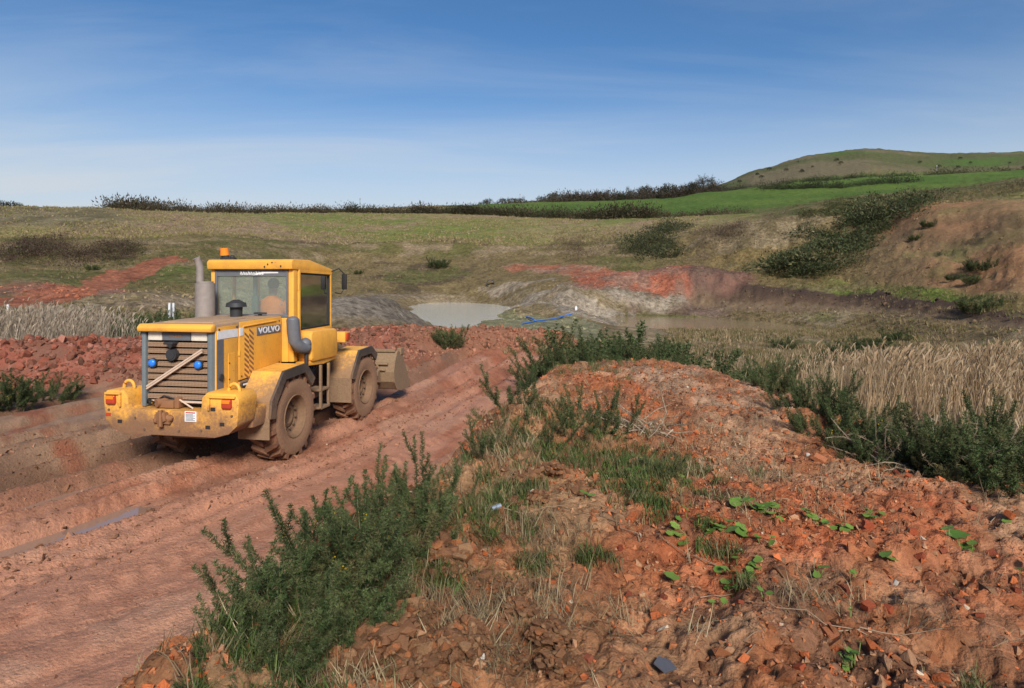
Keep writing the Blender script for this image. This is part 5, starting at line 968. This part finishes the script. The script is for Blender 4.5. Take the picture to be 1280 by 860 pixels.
for px, py, w_, hh, lab in [(545, 725, .27, .22, 'tall rounded earth clod with dry grass behind the gorse thicket'), (497, 800, .17, .15, 'rough earth clod at the foot of the gorse, left of the dead grass'), (455, 775, .16, .13, 'earth clod hanging over the road edge under the gorse'), (620, 800, .13, .11, None), (585, 822, .14, .13, None), (560, 850, .15, .12, None), (650, 780, .12, .08, None), (690, 815, .15, .1, None), (520, 850, .17, .12, None), (610, 745, .12, .08, None), (640, 650, .10, .07, None), (672, 640, .12, .09, None), (655, 612, .2, .15, 'broad pale clod on the knoll in the middle of the bank'), (690, 600, .17, .12, None), (475, 835, .2, .14, None), (720, 625, .14, .09, None), (440, 850, .15, .12, None), (700, 850, .13, .09, None)]+[(rnd.uniform(400, 720), rnd.uniform(740, 858), rnd.uniform(.04, .09), rnd.uniform(.03, .07), None) for _ in range(30)]:
    x, y = hit(px, py); link('earth_clod', rnd.choice(CL), loc=(x, y, hz(x, y)+hh*.3), rot=(rnd.uniform(-.3, .3), rnd.uniform(-.3, .3), rnd.uniform(0, 6)), scale=(w_, w_*rnd.uniform(.8, 1.1), hh), label=lab or 'brown earth clod half sunk in the crest of the soil bank', cat='clod', group='earth clods along the crest of the bank')
# bricks and stones
def brick_mesh(seed, col):
    r = random.Random(seed); L_ = 1.5*r.uniform(.65, 1.3)/2; P = []
    for sx in (-1, 1):
        for sy in (-1, 1):
            for sz in (-1, 1):
                c = Vector((sx*L_, sy*.5, sz*.36)); 
                if r.random() < .45:                        # a knocked-off corner
                    for ax in range(3): q = c.copy(); q[ax] *= r.uniform(.35, .85); P.append(q)
                else:
                    for ax in range(3): q = c.copy(); q[ax] *= .93; P.append(q+Vector((r.gauss(0, .02), r.gauss(0, .02), r.gauss(0, .02))))
    V, F_ = hull(P); me = np_mesh('brick', V, F_, np.asarray(col)*np.ones((len(V), 1))); me.materials.append(M_SOIL); return me
RED = [brick_mesh(s, c) for s, c in ((1, (.42, .10, .045)), (2, (.52, .14, .05)), (3, (.36, .11, .06)), (4, (.33, .085, .045)), (5, (.46, .17, .08)))]
SPECIAL = {(1025, 583): 'whole pale red brick lying flat on the tan rubble', (1102, 583): 'orange brick beside the dead brushwood', (1178, 612): 'bright orange brick standing on edge near the right gorse', (1058, 738): 'bright red broken brick in the middle of the right foreground', (1036, 797): 'dark red whole brick low in the right foreground', (786, 741): 'round brown stone left of the seedlings', (706, 605): 'orange brick half buried in the knoll', (830, 737): 'orange red brick lump beside a single round leaf'}
BR_ = [(1025, 583, .11), (1102, 583, .08), (1178, 612, .09), (1058, 738, .075), (1036, 797, .10), (786, 741, .06), (706, 605, .075), (830, 737, .055), (957, 578, .06), (935, 580, .06), (985, 583, .07), (1120, 597, .08), (1135, 612, .06), (1160, 622, .09), (1232, 636, .10), (1200, 638, .08), (1160, 638, .08), (1215, 645, .07), (878, 545, .07), (866, 552, .06), (887, 533, .07), (905, 548, .06), (820, 512, .06), (845, 498, .05), (860, 520, .06), (950, 560, .05), (840, 530, .05), (1085, 668, .10), (1140, 680, .08), (1150, 705, .07), (895, 672, .06), (970, 640, .06), (1085, 770, .09), (1110, 770, .07), (1165, 730, .07), (1180, 700, .06), (1240, 700, .07), (1265, 660, .08), (760, 625, .06), (790, 652, .08), (775, 668, .06), (775, 690, .06), (745, 700, .05), (1270, 760, .07), (1225, 790, .06), (1200, 770, .06), (1130, 810, .06), (980, 725, .06), (720, 490, .05), (755, 500, .05), (790, 478, .05), (900, 500, .05), (640, 545, .06), (618, 552, .06), (606, 702, .06), (690, 742, .05), (735, 838, .05), (590, 702, .05), (560, 715, .07), (925, 770, .05), (1000, 850, .06), (860, 600, .05), (920, 600, .06), (1060, 620, .06), (1015, 620, .05), (885, 640, .05)]
for px, py, s in BR_:
    x, y = hit(px, py); s *= .5+.03*y; link('brick', rnd.choice(RED), loc=(x, y, hz(x, y)+s*.12), rot=(rnd.uniform(-.5, .5), rnd.uniform(-.5, .5), rnd.uniform(0, 6.3)), scale=s*rnd.uniform(.75, 1.05), label=SPECIAL.get((px, py)) or ('small red brick bit near the crest of the bank' if py < 556 else 'red brick piece in the tan rubble below the right gorse' if py < 606 and px > 850 else 'red brick lump on the red soil at the right of the bank' if px > 1060 else 'broken brick among the seedlings in the right foreground' if px > 850 else 'orange brick chip left of the seedlings' if px > 735 else 'brick chip among the clods beside the gorse thicket'), cat='brick', group='brick rubble on the soil bank')
bm = B().prism([(-.5, -.3), (.35, -.42), (.55, .0), (.2, .38), (-.45, .25)], 'z', -.04, .04, .01); x, y = hit(830, 832); o = bm.out('slate_piece', plain('blue_slate', (.10, .10, .115), .6), None); o.location = (x, y, hz(x, y)+.03); o.rotation_euler = (.3, .2, .9); o.scale = (.11,)*3; o['label'] = 'blue grey slate fragment at the bottom of the bank'; o['category'] = 'slate'
WST = plain('pale_flint', (.50, .46, .40), .8)
for px, py in [(665, 628), (668, 645), (955, 575), (1010, 576), (1120, 735), (600, 838)]:
    x, y = hit(px, py); V, F_ = lump(px, 16); me = np_mesh('pale_stone', V, F_, None); link('pale_stone', me, WST, loc=(x, y, hz(x, y)+.01), rot=(.2, .1, px), scale=rnd.uniform(.014, .032), label='small pale stone lying on the soil bank', cat='stone', group='pale stones on the bank')
x, y = hit(614, 664); cn = B().cyl((0, 0, 0), (.0, .07, 0), .016, k=16).out('drink_can', plain('crushed_aluminium', (.62, .68, .72), .35, .7), None, 40); cn.location = (x, y, hz(x, y)+.03); cn.rotation_euler = (.1, 0, -1.0); cn['label'] = 'silver blue drink can littered on the bank'; cn['category'] = 'can'

# ------------------------------------------------------------------ grass, straw, reeds
def tuft(seed, n, h, spread, w_, curl=.35, flat=False):
    r = np.random.default_rng(seed); Vs, Fs = [], []
    for i in range(n):
        a = r.uniform(0, 6.283); b = np.array([math.cos(a), math.sin(a), 0])*spread*r.uniform()**.5; ln = h*r.uniform(.5, 1.1); l = r.uniform(.1, 1)*curl; d = r.uniform(0, 6.283); dx = np.array([math.cos(d), math.sin(d), 0]); sd = np.array([-math.sin(d), math.cos(d), 0])*w_*.5
        m_ = b+dx*ln*l*.35+np.array([0, 0, ln*.6*(1-.4*l)]); e_ = b+dx*ln*l*1.1+np.array([0, 0, ln*(1-.55*l)]); o = len(Vs)
        Vs += [b-sd, b+sd, m_+sd*.8, m_-sd*.8, e_]; Fs += [[o, o+1, o+2], [o, o+2, o+3], [o+3, o+2, o+4]]
    return np.array(Vs), np.array(Fs), np.ones((len(Vs), 3))
def tuft1(seed, n, h, spread, w_):
    r = np.random.default_rng(seed); a = r.uniform(0, 6.283, n); P = np.stack([np.cos(a), np.sin(a), 0*a], 1)*spread*r.uniform(size=(n, 1))**.5; D = unit(np.stack([r.normal(0, .45, n), r.normal(0, .45, n), np.ones(n)], 1)); V, F_, c = needles(P, D, h*r.uniform(.5, 1.1, n), w_, np.ones((n, 3)), r); return V, F_, c
T_G = [tuft(s, 16, .13, .06, .006, .7) for s in (1, 2, 3)]; T_D = [tuft(s, 9, .24, .08, .006, .95) for s in (4, 5, 6)]; T_FLAT = [tuft(s, 9, .20, .12, .0045, 1.7) for s in (7, 8)]; T_M = [tuft1(s, 6, .5, .3, .07) for s in (9, 10, 11)]; T_F = [tuft1(s, 4, .9, .6, .3) for s in (12, 13, 14)]
def grass(name, xy, sc_, cols, label, temps, m, lean=.15, kind='stuff', probs=None):
    xy = np.asarray(xy); k = rng.integers(0, len(temps), len(xy)); z = H(xy[:, 0], xy[:, 1]); parts = []; ci = np.asarray(cols)[rng.choice(len(cols), len(xy), p=probs)]*rng.uniform(.7, 1.3, (len(xy), 1)); sc_ = np.broadcast_to(sc_, (len(xy),))*rng.uniform(.6, 1.35, len(xy))
    for i, (tv, tf, tc) in enumerate(temps):
        s = k == i
        if s.any(): parts.append(scatter(tv, tf, tc, np.stack([xy[s, 0], xy[s, 1], z[s]-.01], 1), rotmats(s.sum(), rng, False, lean), sc_[s], ci[s]))
    V, F_, c = join(parts); return link(name, np_mesh(name, V, F_, c), m, kind=kind, label=label, cat='grass')
def blob(px, py, rx, ry, n):
    c = hit(px, py); return np.array(c)+rng.normal(0, 1, (n, 2))*np.array([rx, ry])*.6
GR = [C(.085, .13, .032), C(.115, .15, .04), C(.06, .095, .024), C(.20, .17, .08)]; ST = [C(.33, .25, .14), C(.26, .19, .10), C(.40, .32, .19), C(.19, .13, .075)]
g_ = [blob(825, 592, .42, .6, 186), blob(795, 625, .25, .3, 86), blob(780, 575, .35, .5, 93), blob(640, 632, .22, .35, 93), blob(612, 665, .25, .35, 62), blob(600, 522, .2, .6, 49), blob(690, 568, .6, .5, 93), blob(650, 575, .3, .4, 49), blob(740, 705, .12, .06, 18), blob(665, 712, .12, .12, 21), blob(540, 755, .12, .1, 31), blob(520, 735, .18, .15, 74), blob(720, 565, .5, .5, 80), blob(750, 460, .9, 1.2, 93), blob(930, 735, .06, .05, 8), blob(320, 855, .3, .3, 111), blob(380, 815, .25, .25, 80), blob(1215, 850, .06, .03, 7), blob(975, 455, 1.2, 1.0, 80), blob(905, 690, .1, .05, 14), blob(880, 668, .08, .06, 9), blob(450, 790, .2, .15, 37), blob(470, 755, .25, .2, 49)]
grass('green_grass', np.concatenate(g_), .85, GR, 'patches of fresh green grass on the soil bank', T_G, M_LEAF, .3)
d_ = [blob(610, 800, .3, .35, 130), blob(540, 700, .14, .1, 60), blob(580, 790, .3, .3, 90), blob(665, 680, .3, .25, 70), blob(645, 560, .4, .6, 130), blob(600, 590, .3, .5, 120), blob(790, 545, .7, .6, 120), blob(850, 540, .7, .5, 70), blob(960, 600, .5, .4, 60), blob(1010, 760, .3, .15, 40), blob(700, 760, .3, .2, 50), blob(450, 830, .3, .2, 60), blob(930, 640, .6, .4, 50), blob(400, 845, .3, .2, 60)]
x, y = bank_points(800, pw=1.1); d_.append(np.stack([x, y], 1))
grass('dry_grass', np.concatenate(d_), .62, ST, 'dead straw and dry grass caught among the clods', T_D+T_FLAT, M_STRAW, .35)
xs = rng.uniform(3.2, 8.5, 4600); ys = rng.uniform(3.2, 20, 4600); k = (near_masks(xs, ys)[3] < .55) | (near_masks(xs, ys)[4] < .3); q = np.stack([xs, ys], 1)[k]
grass('tussock_grass', q, 1.7, ST[:3]+[C(.16, .155, .05), C(.10, .13, .035)], 'dry tussock grass on the slope behind the bank', T_D, M_STRAW, .3, probs=[.3, .2, .25, .15, .1])
xs = rng.uniform(1.0, 6.5, 2200); ys = rng.uniform(13, 24, 2200); k = (near_masks(xs, ys)[2] > .5); q = np.stack([xs, ys], 1)[k]
grass('tussock_grass', q, 1.9, ST[:2]+GR[:2]+[C(.16, .155, .05)], 'mixed green and straw grass around the crest gorse', T_D, M_STRAW, .3)
# rough vegetation over the old workings
n_ = 88000; az = np.where(rng.uniform(size=n_) < .25, rng.uniform(.25, .70, n_), rng.uniform(-.70, .70, n_)); rr_ = np.exp(rng.uniform(math.log(24), math.log(215), n_)); xs, ys = rr_*np.sin(az), rr_*np.cos(az); zb, kf = base(xs, ys, True); pxx = CX+F*xs/ys
den = fbm(xs, ys, .06, 4, 301)+.5*fbm(xs, ys, .3, 3, 302); keep = rng.uniform(size=n_) < np.clip(.45+.8*den, .04, 1)
keep &= ~((kf < 5.2) & (pxx > 395) & (pxx < 830) & (rr_ > 45)); keep &= ~((kf > 4.7) & (kf < 6.1) & (pxx > 850) & (rng.uniform(size=n_) < .8)); keep &= ~((kf > 6.8) & (kf < 9) & (pxx > 1080) & (rng.uniform(size=n_) < .85))
for P_, a_, b_, k_ in REGIONS[:7]: keep &= ~inpoly(xs, ys, P_)
for (px, Y, rx, ry, h, c) in HEAPS: hx, hy = at(px, Y); keep &= ~(np.hypot((xs-hx)/rx, (ys-hy)/ry) < 1.0)
xs, ys, rr_ = xs[keep], ys[keep], rr_[keep]
grass('rough_grass', np.stack([xs, ys], 1), np.clip(.55+rr_/260, .6, 1.3), [C(.225, .165, .08), C(.175, .145, .055), C(.28, .205, .12), C(.12, .12, .036), C(.13, .09, .05)], 'rough grass and weeds over the old quarry workings', T_M, M_STRAW, .2, probs=[.3, .25, .2, .15, .1])
n_ = 42000; az = rng.uniform(-.70, .30, n_); rr_ = np.exp(rng.uniform(math.log(195), math.log(430), n_)); xs, ys = rr_*np.sin(az), rr_*np.cos(az); zb, kf = base(xs, ys, True); k = (kf > 8.9) & (kf < 10.0) & (rng.uniform(size=n_) < .45+.9*fbm(xs, ys*1.5, .04, 4, 305)); xs, ys = xs[k], ys[k]
grass('field_grass', np.stack([xs, ys], 1), .8, [C(.26, .20, .095), C(.21, .185, .065), C(.30, .22, .135), C(.16, .16, .045), C(.15, .11, .06)], 'coarse winter grass of the sloping field below the skyline hedge', T_F, M_STRAW, .2, probs=[.3, .25, .2, .15, .1])
def reeds(name, xy, h, cols, label, wind=.12):
    cl_ = fbm(xy[:, 0], xy[:, 1], .45, 3, 401)+.5*fbm(xy[:, 0], xy[:, 1], 1.6, 2, 402); k_ = rng.uniform(size=len(xy)) < .30+1.1*cl_; xy = xy[k_]; cl_ = cl_[k_]
    n = len(xy); z = H(xy[:, 0], xy[:, 1]); hh = h*rng.uniform(.6, 1.1, n)*np.clip(1+.42*cl_, .45, 1.4); lean = np.stack([rng.normal(wind, .2, n), rng.normal(0, .2, n)], 1)*hh[:, None]; w_ = .0075; a = rng.uniform(0, 6.283, n); s_ = np.stack([np.cos(a), np.sin(a), 0*a], 1)*w_
    b0 = np.stack([xy[:, 0], xy[:, 1], z], 1); t1 = b0+np.stack([lean[:, 0]*.45, lean[:, 1]*.45, hh*.6], 1); t2 = b0+np.stack([lean[:, 0], lean[:, 1], hh], 1); pl = t2+np.stack([lean[:, 0]*.15+rng.normal(0, .03, n), lean[:, 1]*.15, hh*.02+.05], 1)
    mid = (t1*.3+t2*.7); side = s_*3.4
    V = np.stack([b0-s_, b0+s_, t1+s_, t1-s_, t2, mid, t2+side, pl, t2-side, b0+s_*.5, t1*.5+b0*.5+s_*14, b0*.45+t1*.55+s_*8], 1).reshape(-1, 3); o = (np.arange(n)*12)[:, None, None]
    F_ = (np.array([[0, 1, 2], [0, 2, 3], [3, 2, 4], [5, 6, 7], [5, 7, 8], [9, 10, 11]])[None]+o).reshape(-1, 3); c0 = np.asarray(cols)[rng.integers(0, len(cols), n)]*rng.uniform(.75, 1.25, (n, 1)); c = np.repeat(c0, 12, 0).reshape(n, 12, 3); c[:, 5:9] = c[:, 5:9]*.8+C(.24, .18, .13)*.15
    return link(name, np_mesh(name, V, F_, c.reshape(-1, 3)), M_STRAW, kind='stuff', label=label, cat='reeds')
RD = [C(.40, .28, .165), C(.33, .22, .125), C(.26, .17, .085), C(.44, .33, .21)]
def area(px0, px1, y0, y1, n, pw=1.): Y = y0+(y1-y0)*rng.uniform(size=n)**pw; return np.stack([(rng.uniform(px0, px1, n)+rng.normal(0, 18, n)-CX)/F*Y, Y], 1)+rng.normal(0, .9, (n, 2))
reeds('reed_bed', np.concatenate([area(1095, 1400, 23, 34, 12000), area(1180, 1420, 18, 24, 2200), area(1000, 1120, 30, 42, 1200)]), 1.7, RD, 'bed of dry buff reeds below the bank on the right')
reeds('reed_bed', np.concatenate([area(-60, 112, 26, 38, 9500), area(60, 150, 24, 30, 900)]), 1.2, [C(.36, .285, .21), C(.29, .22, .15), C(.41, .34, .26)], 'pale feathery reeds behind the rubble bank on the left')
reeds('reed_bed', area(860, 945, 40, 70, 1300), 1.0, RD, 'thin straw reeds at the edge of the brown pond', .02)
q = np.array([hit(*p) for p in [(925, 462), (950, 452), (975, 448), (1000, 455), (1015, 470), (1040, 480)]]); q = np.concatenate([p+rng.normal(0, 1, (260, 2))*np.array([.5, .7]) for p in q])
reeds('dry_grass_clump', q, .75, [C(.46, .37, .25), C(.38, .29, .18), C(.20, .19, .07)], 'bleached long grass clump behind the right gorse row', .18)

# ------------------------------------------------------------------ seedlings with broad leaves
def leaf_mesh(seed):
    r = random.Random(seed); n = 13; V = [(0, 0, 0)]; 
    for i in range(n):
        t = 2*math.pi*i/n; rad = 1+.10*math.cos(3*t)+r.uniform(-.07, .07)-(.45 if i == 0 else 0); V.append((math.cos(t)*rad, math.sin(t)*rad*.9, .14*rad*rad*(1 if i % 2 else .55)))
    F_ = [(0, i+1, (i+1) % n+1) for i in range(n)]; me = np_mesh('leaf', V, F_, lerp(C(.13, .25, .04), C(.21, .32, .06), r.random())*np.ones((n+1, 1)), True); me.materials.append(M_LEAF); return me
LF = [leaf_mesh(s) for s in range(4)]
def seedling(px, py, nl, sz, spread, label, group='broad leaved seedlings on the bank'):
    nl = nl if nl < 3 else int(nl*1.45); sz *= 1.1; spread *= 1.15
    x, y = hit(px, py); z = hz(x, y); e = link('seedling', None, loc=(x, y, z), label=label, cat='plant', group=group)
    for k in range(nl):
        a = rnd.uniform(0, 6.3); d = spread*math.sqrt(rnd.random()) if nl > 1 else 0; lx, ly = d*math.cos(a)*1.5, d*math.sin(a); zz = hz(x+lx, y+ly)-z+rnd.uniform(.015, .06); s = sz*rnd.uniform(.6, 1.15)
        lf = link('leaf', rnd.choice(LF), parent=e, loc=(lx, ly, zz), rot=(rnd.uniform(-.2, .55), rnd.uniform(-.4, .4), rnd.uniform(0, 6.3)), scale=(s, s*rnd.uniform(.7, 1), s))
        V, F_ = tube([(lx*.5, ly*.5, -.02), (lx*.8, ly*.8, zz*.5), (lx, ly, zz)], [.0025]*3, 3); st = np_mesh('stalk', V, F_, C(.14, .18, .05)*np.ones((len(V), 1))); st.materials.append(M_STEM); link('stalk', st, parent=e)
for px, py, nl, sz, sp, lb in [(938, 640, 11, .042, .11, 'large cluster of round green leaves highest in the right foreground'), (960, 655, 5, .038, .06, 'round leaves just right of the upper leaf cluster'), (870, 670, 12, .034, .12, 'leafy green plant spreading left of the seedling group'), (912, 674, 6, .045, .06, 'bright lobed leaves in the middle of the seedling group'), (953, 690, 4, .036, .05, 'pair of round leaves right of the seedling group'), (925, 712, 8, .032, .08, 'lower leaves above the withered stem'), (920, 728, 5, .03, .05, 'few small leaves around the withered stem'), (1018, 656, 4, .034, .05, 'small leaves at the left end of the trailing plant'), (1042, 663, 8, .036, .09, 'trailing plant with a row of pointed leaves'), (1095, 653, 5, .03, .06, 'pale feathery leaves near the far bricks'), (1200, 688, 3, .055, .05, 'broad green leaf alone on the right of the bank'), (1216, 692, 2, .035, .03, 'small leaf beside the broad leaf on the right'), (1255, 663, 2, .032, .03, 'tiny seedling below the right gorse'), (1278, 727, 2, .04, .03, 'round leaf cut by the right edge of the photo'), (1117, 709, 2, .045, .03, 'single long leaf in the middle right'), (1018, 713, 3, .034, .04, 'low pale seedling near the red bricks'), (840, 720, 1, .038, .0, 'single round leaf next to an orange brick'), (1070, 730, 2, .022, .02, 'tiny leaf next to the bright red brick'), (895, 752, 2, .022, .03, 'tiny leaf above the burrow hole'), (805, 585, 6, .04, .10, 'yellow green leaves at the edge of the grass patch'), (790, 600, 3, .045, .06, 'round leaf beside the grass patch'), (860, 606, 2, .035, .04, 'small yellow leaf right of the grass patch'), (1068, 830, 9, .022, .04, 'compact bright green rosette near the bottom'), (1063, 778, 2, .02, .02, 'tiny leaf in the lower middle of the bank'), (962, 772, 2, .024, .03, 'tiny grey green leaf among straw'), (462, 796, 1, .03, 0, 'single round leaf on the brown clods'), (688, 596, 3, .03, .05, 'small seedling on the knoll'), (735, 640, 2, .03, .03, 'little leaf below the knoll')]:
    seedling(px, py, nl, sz, sp, lb)
# sticks and dead brush
def stick(px, py, ln, az_, rad, label, arch=.1, group='dry sticks on the bank'):
    x, y = hit(px, py); pts = []
    for i in range(8):
        u = i/7-.5; xx, yy = x+math.cos(az_)*ln*u+.04*math.sin(i*2.1), y+math.sin(az_)*ln*u; pts.append((xx, yy, hz(xx, yy)+.012+arch*(1-(2*u)**2)*ln*.4))
    V, F_ = tube(pts, np.linspace(rad*.7, rad*.3, 8), 5); me = np_mesh('stick', V, F_, C(.27, .19, .125)*np.ones((len(V), 1)), True); me.materials.append(M_STEM); link('stick', me, label=label, cat='stick', group=group)
for px, py, ln, a, r_, lb in [(640, 660, .7, .35, .006, 'long pale stick arching above the dug soil'), (625, 815, .55, 1.2, .005, 'upright straw stalk among the dead grass'), (600, 835, .6, .5, .005, 'pale stalk lying across the clods'), (770, 665, .4, 2.2, .005, 'dark twig left of the orange bricks'), (855, 690, .5, 2.3, .006, 'bent twig beside the leafy plant'), (905, 735, .3, .3, .005, 'withered stem curled at the foot of the seedlings'), (1010, 790, .5, 2.8, .004, 'thin stalk above the dark red brick'), (945, 815, .35, .9, .004, 'forked pale root in the lower middle'), (1110, 800, .5, .1, .005, 'dark twig on the lower right of the bank'), (885, 580, .5, 2.2, .006, 'light twig on the tan rubble'), (1265, 650, .5, .4, .005, 'twig near the right edge of the bank'), (1130, 545, .9, 2.4, .012, 'bleached branch in front of the dead brushwood')]:
    stick(px, py, ln, a, r_, lb)
def dead_brush(px, py, h, label):
    x, y = hit(px, py); e = link('dead_brush', None, loc=(x, y, hz(x, y)), label=label, cat='brushwood', group='dead brushwood on the bank edge'); r = np.random.default_rng(int(px)); st, P, D = [], [], []
    for i in range(26):
        a = r.uniform(0, 6.283); p = np.array([r.normal(0, .12), r.normal(0, .12), 0]); d = unit(np.array([math.cos(a), math.sin(a)*.8, r.uniform(.1, .9)])); pts = [p]
        for k in range(6): d = unit(d+r.normal(0, .22, 3)-np.array([0, 0, .06])); pts.append(pts[-1]+d*h*r.uniform(.14, .22))
        V, F_ = tube(pts, np.linspace(.008, .002, 7), 4); st.append((V, F_, lerp(C(.26, .19, .13), C(.40, .32, .23), r.uniform())))
        for k in range(60): q = r.uniform(1, 5.99); P.append(pts[int(q)]*(1-q % 1)+pts[int(q)+1]*(q % 1)); D.append(unit(r.normal(size=3)))
    V, F_, c = join(st); a_ = np_mesh('branches', V, F_, c); a_.materials.append(M_STEM); link('branches', a_, parent=e); P, D = np.array(P), np.array(D); V, F_, c = needles(P, D, .05*r.uniform(.5, 1.2, len(P)), .005, lerp(C(.22, .16, .09), C(.33, .25, .16), .5)*r.uniform(.6, 1.3, (len(P), 1)), r); b_ = np_mesh('dead_spines', V, F_, c); b_.materials.append(M_STRAW); link('dead_spines', b_, parent=e)
dead_brush(1140, 560, .9, 'pile of dead gorse brushwood in front of the right gorse'); dead_brush(1100, 575, .6, 'low grey dead brush at the edge of the brick rubble'); dead_brush(1185, 595, .6, 'dead brown brush under the right gorse'); dead_brush(912, 460, .8, 'dark bare brush at the crest of the bank'); dead_brush(800, 545, .5, 'withered bramble on top of the bank'); dead_brush(1165, 525, .8, 'upright dead branch rising from the brushwood')

# ------------------------------------------------------------------ small far things
W_ = plain('white_plastic', (.75, .76, .76), .6)
for px, py0, Y, lb in [(211, 391, 44, 'left of two short white posts behind the gorse'), (216, 391, 44.6, 'right of two short white posts behind the gorse'), (9, 388, 42, 'small white post among the pale reeds')]:
    x, y = at(px, Y); h = .75 if px > 100 else .45; zt = EYE-(379-CY)*Y/F if px > 100 else EYE-(381-CY)*Y/F; zb_ = hz(x, y)-.1
    o = B().cyl((0, 0, 0), (.05, 0, zt-zb_), .085, .08, 12).cyl((.05, 0, zt-zb_), (.05, 0, zt-zb_+.03), .09, .02, 12).out('marker_post', W_, None, 40); o.location = (x, y, zb_); o['label'] = lb; o['category'] = 'post'
BL = plain('blue_pipe', (.03, .16, .55), .5)
def runpipe(name, pix, rad, m, label, lift=.1):
    pts = []
    for p in pix: x, y = hit(*p); pts.append((x, y, hz(x, y)+lift))
    pp = []
    for a, b in zip(pts, pts[1:]):
        for u in np.linspace(0, 1, 6, endpoint=False): pp.append(tuple(np.array(a)*(1-u)+np.array(b)*u))
    pp.append(pts[-1]); o = B().pipe(pp, rad, 8).out(name, m, None, 60); o['label'] = label; o['category'] = 'pipe'
runpipe('water_pipe', [(652, 406), (672, 402), (690, 400), (705, 396), (716, 393)], .085, BL, 'long blue water pipe across the quarry floor'); runpipe('water_pipe', [(658, 399), (663, 400), (668, 403)], .11, BL, 'short bent blue pipe beside the long one', .3)
x, y = hit(720, 388); o = B().box(-.2, .2, -.18, .18, 0, .5, .08).box(-.12, .12, -.12, .12, .5, .7, .06).out('white_sack', W_, None, 40); o.location = (x, y, hz(x, y)); o['label'] = 'white bulk sack at the edge of the brown pond'; o['category'] = 'sack'
x, y = hit(613, 358); o = B().lathe([(-.0, .8), (1.5, .8), (1.5, .95), (0, .95), (0, .8)], 0, 0, 0, 20).out('drain_pipe', P_DARK, None, 40); o.location = (x, y, hz(x, y)+.6); o.rotation_euler = (0, 0, math.pi/2); o['label'] = 'dark culvert mouth in the pale clay above the pond'; o['category'] = 'pipe'
MS = plain('galvanised_mast', (.30, .31, .32), .6)
def mast(px, Y, h, label):
    x, y = at(px, Y); o = B(); w0 = h*.03
    for sx in (-1, 1):
        for sy in (-1, 1): o.pipe([(sx*w0, sy*w0, 0), (sx*w0*.4, sy*w0*.4, h)], h*.006, 4)
    for k in range(7):
        z = h*(k+.5)/7; q = w0*(1-.6*(k+.5)/7); o.box(-q, q, -q, q, z, z+h*.008)
    o.box(-h*.05, h*.05, -h*.02, h*.02, h*.9, h*1.0, .01); a = o.out('radio_mast', MS, None); a.location = (x, y, hz(x, y)-1); a['label'] = label; a['category'] = 'mast'
mast(450, 520, 10.5, 'thin lattice mast on the skyline above the cab'); mast(650, 700, 13, 'tall slim mast behind the skyline trees'); mast(1171, 780, 14, 'pale pole at the foot of the far down')
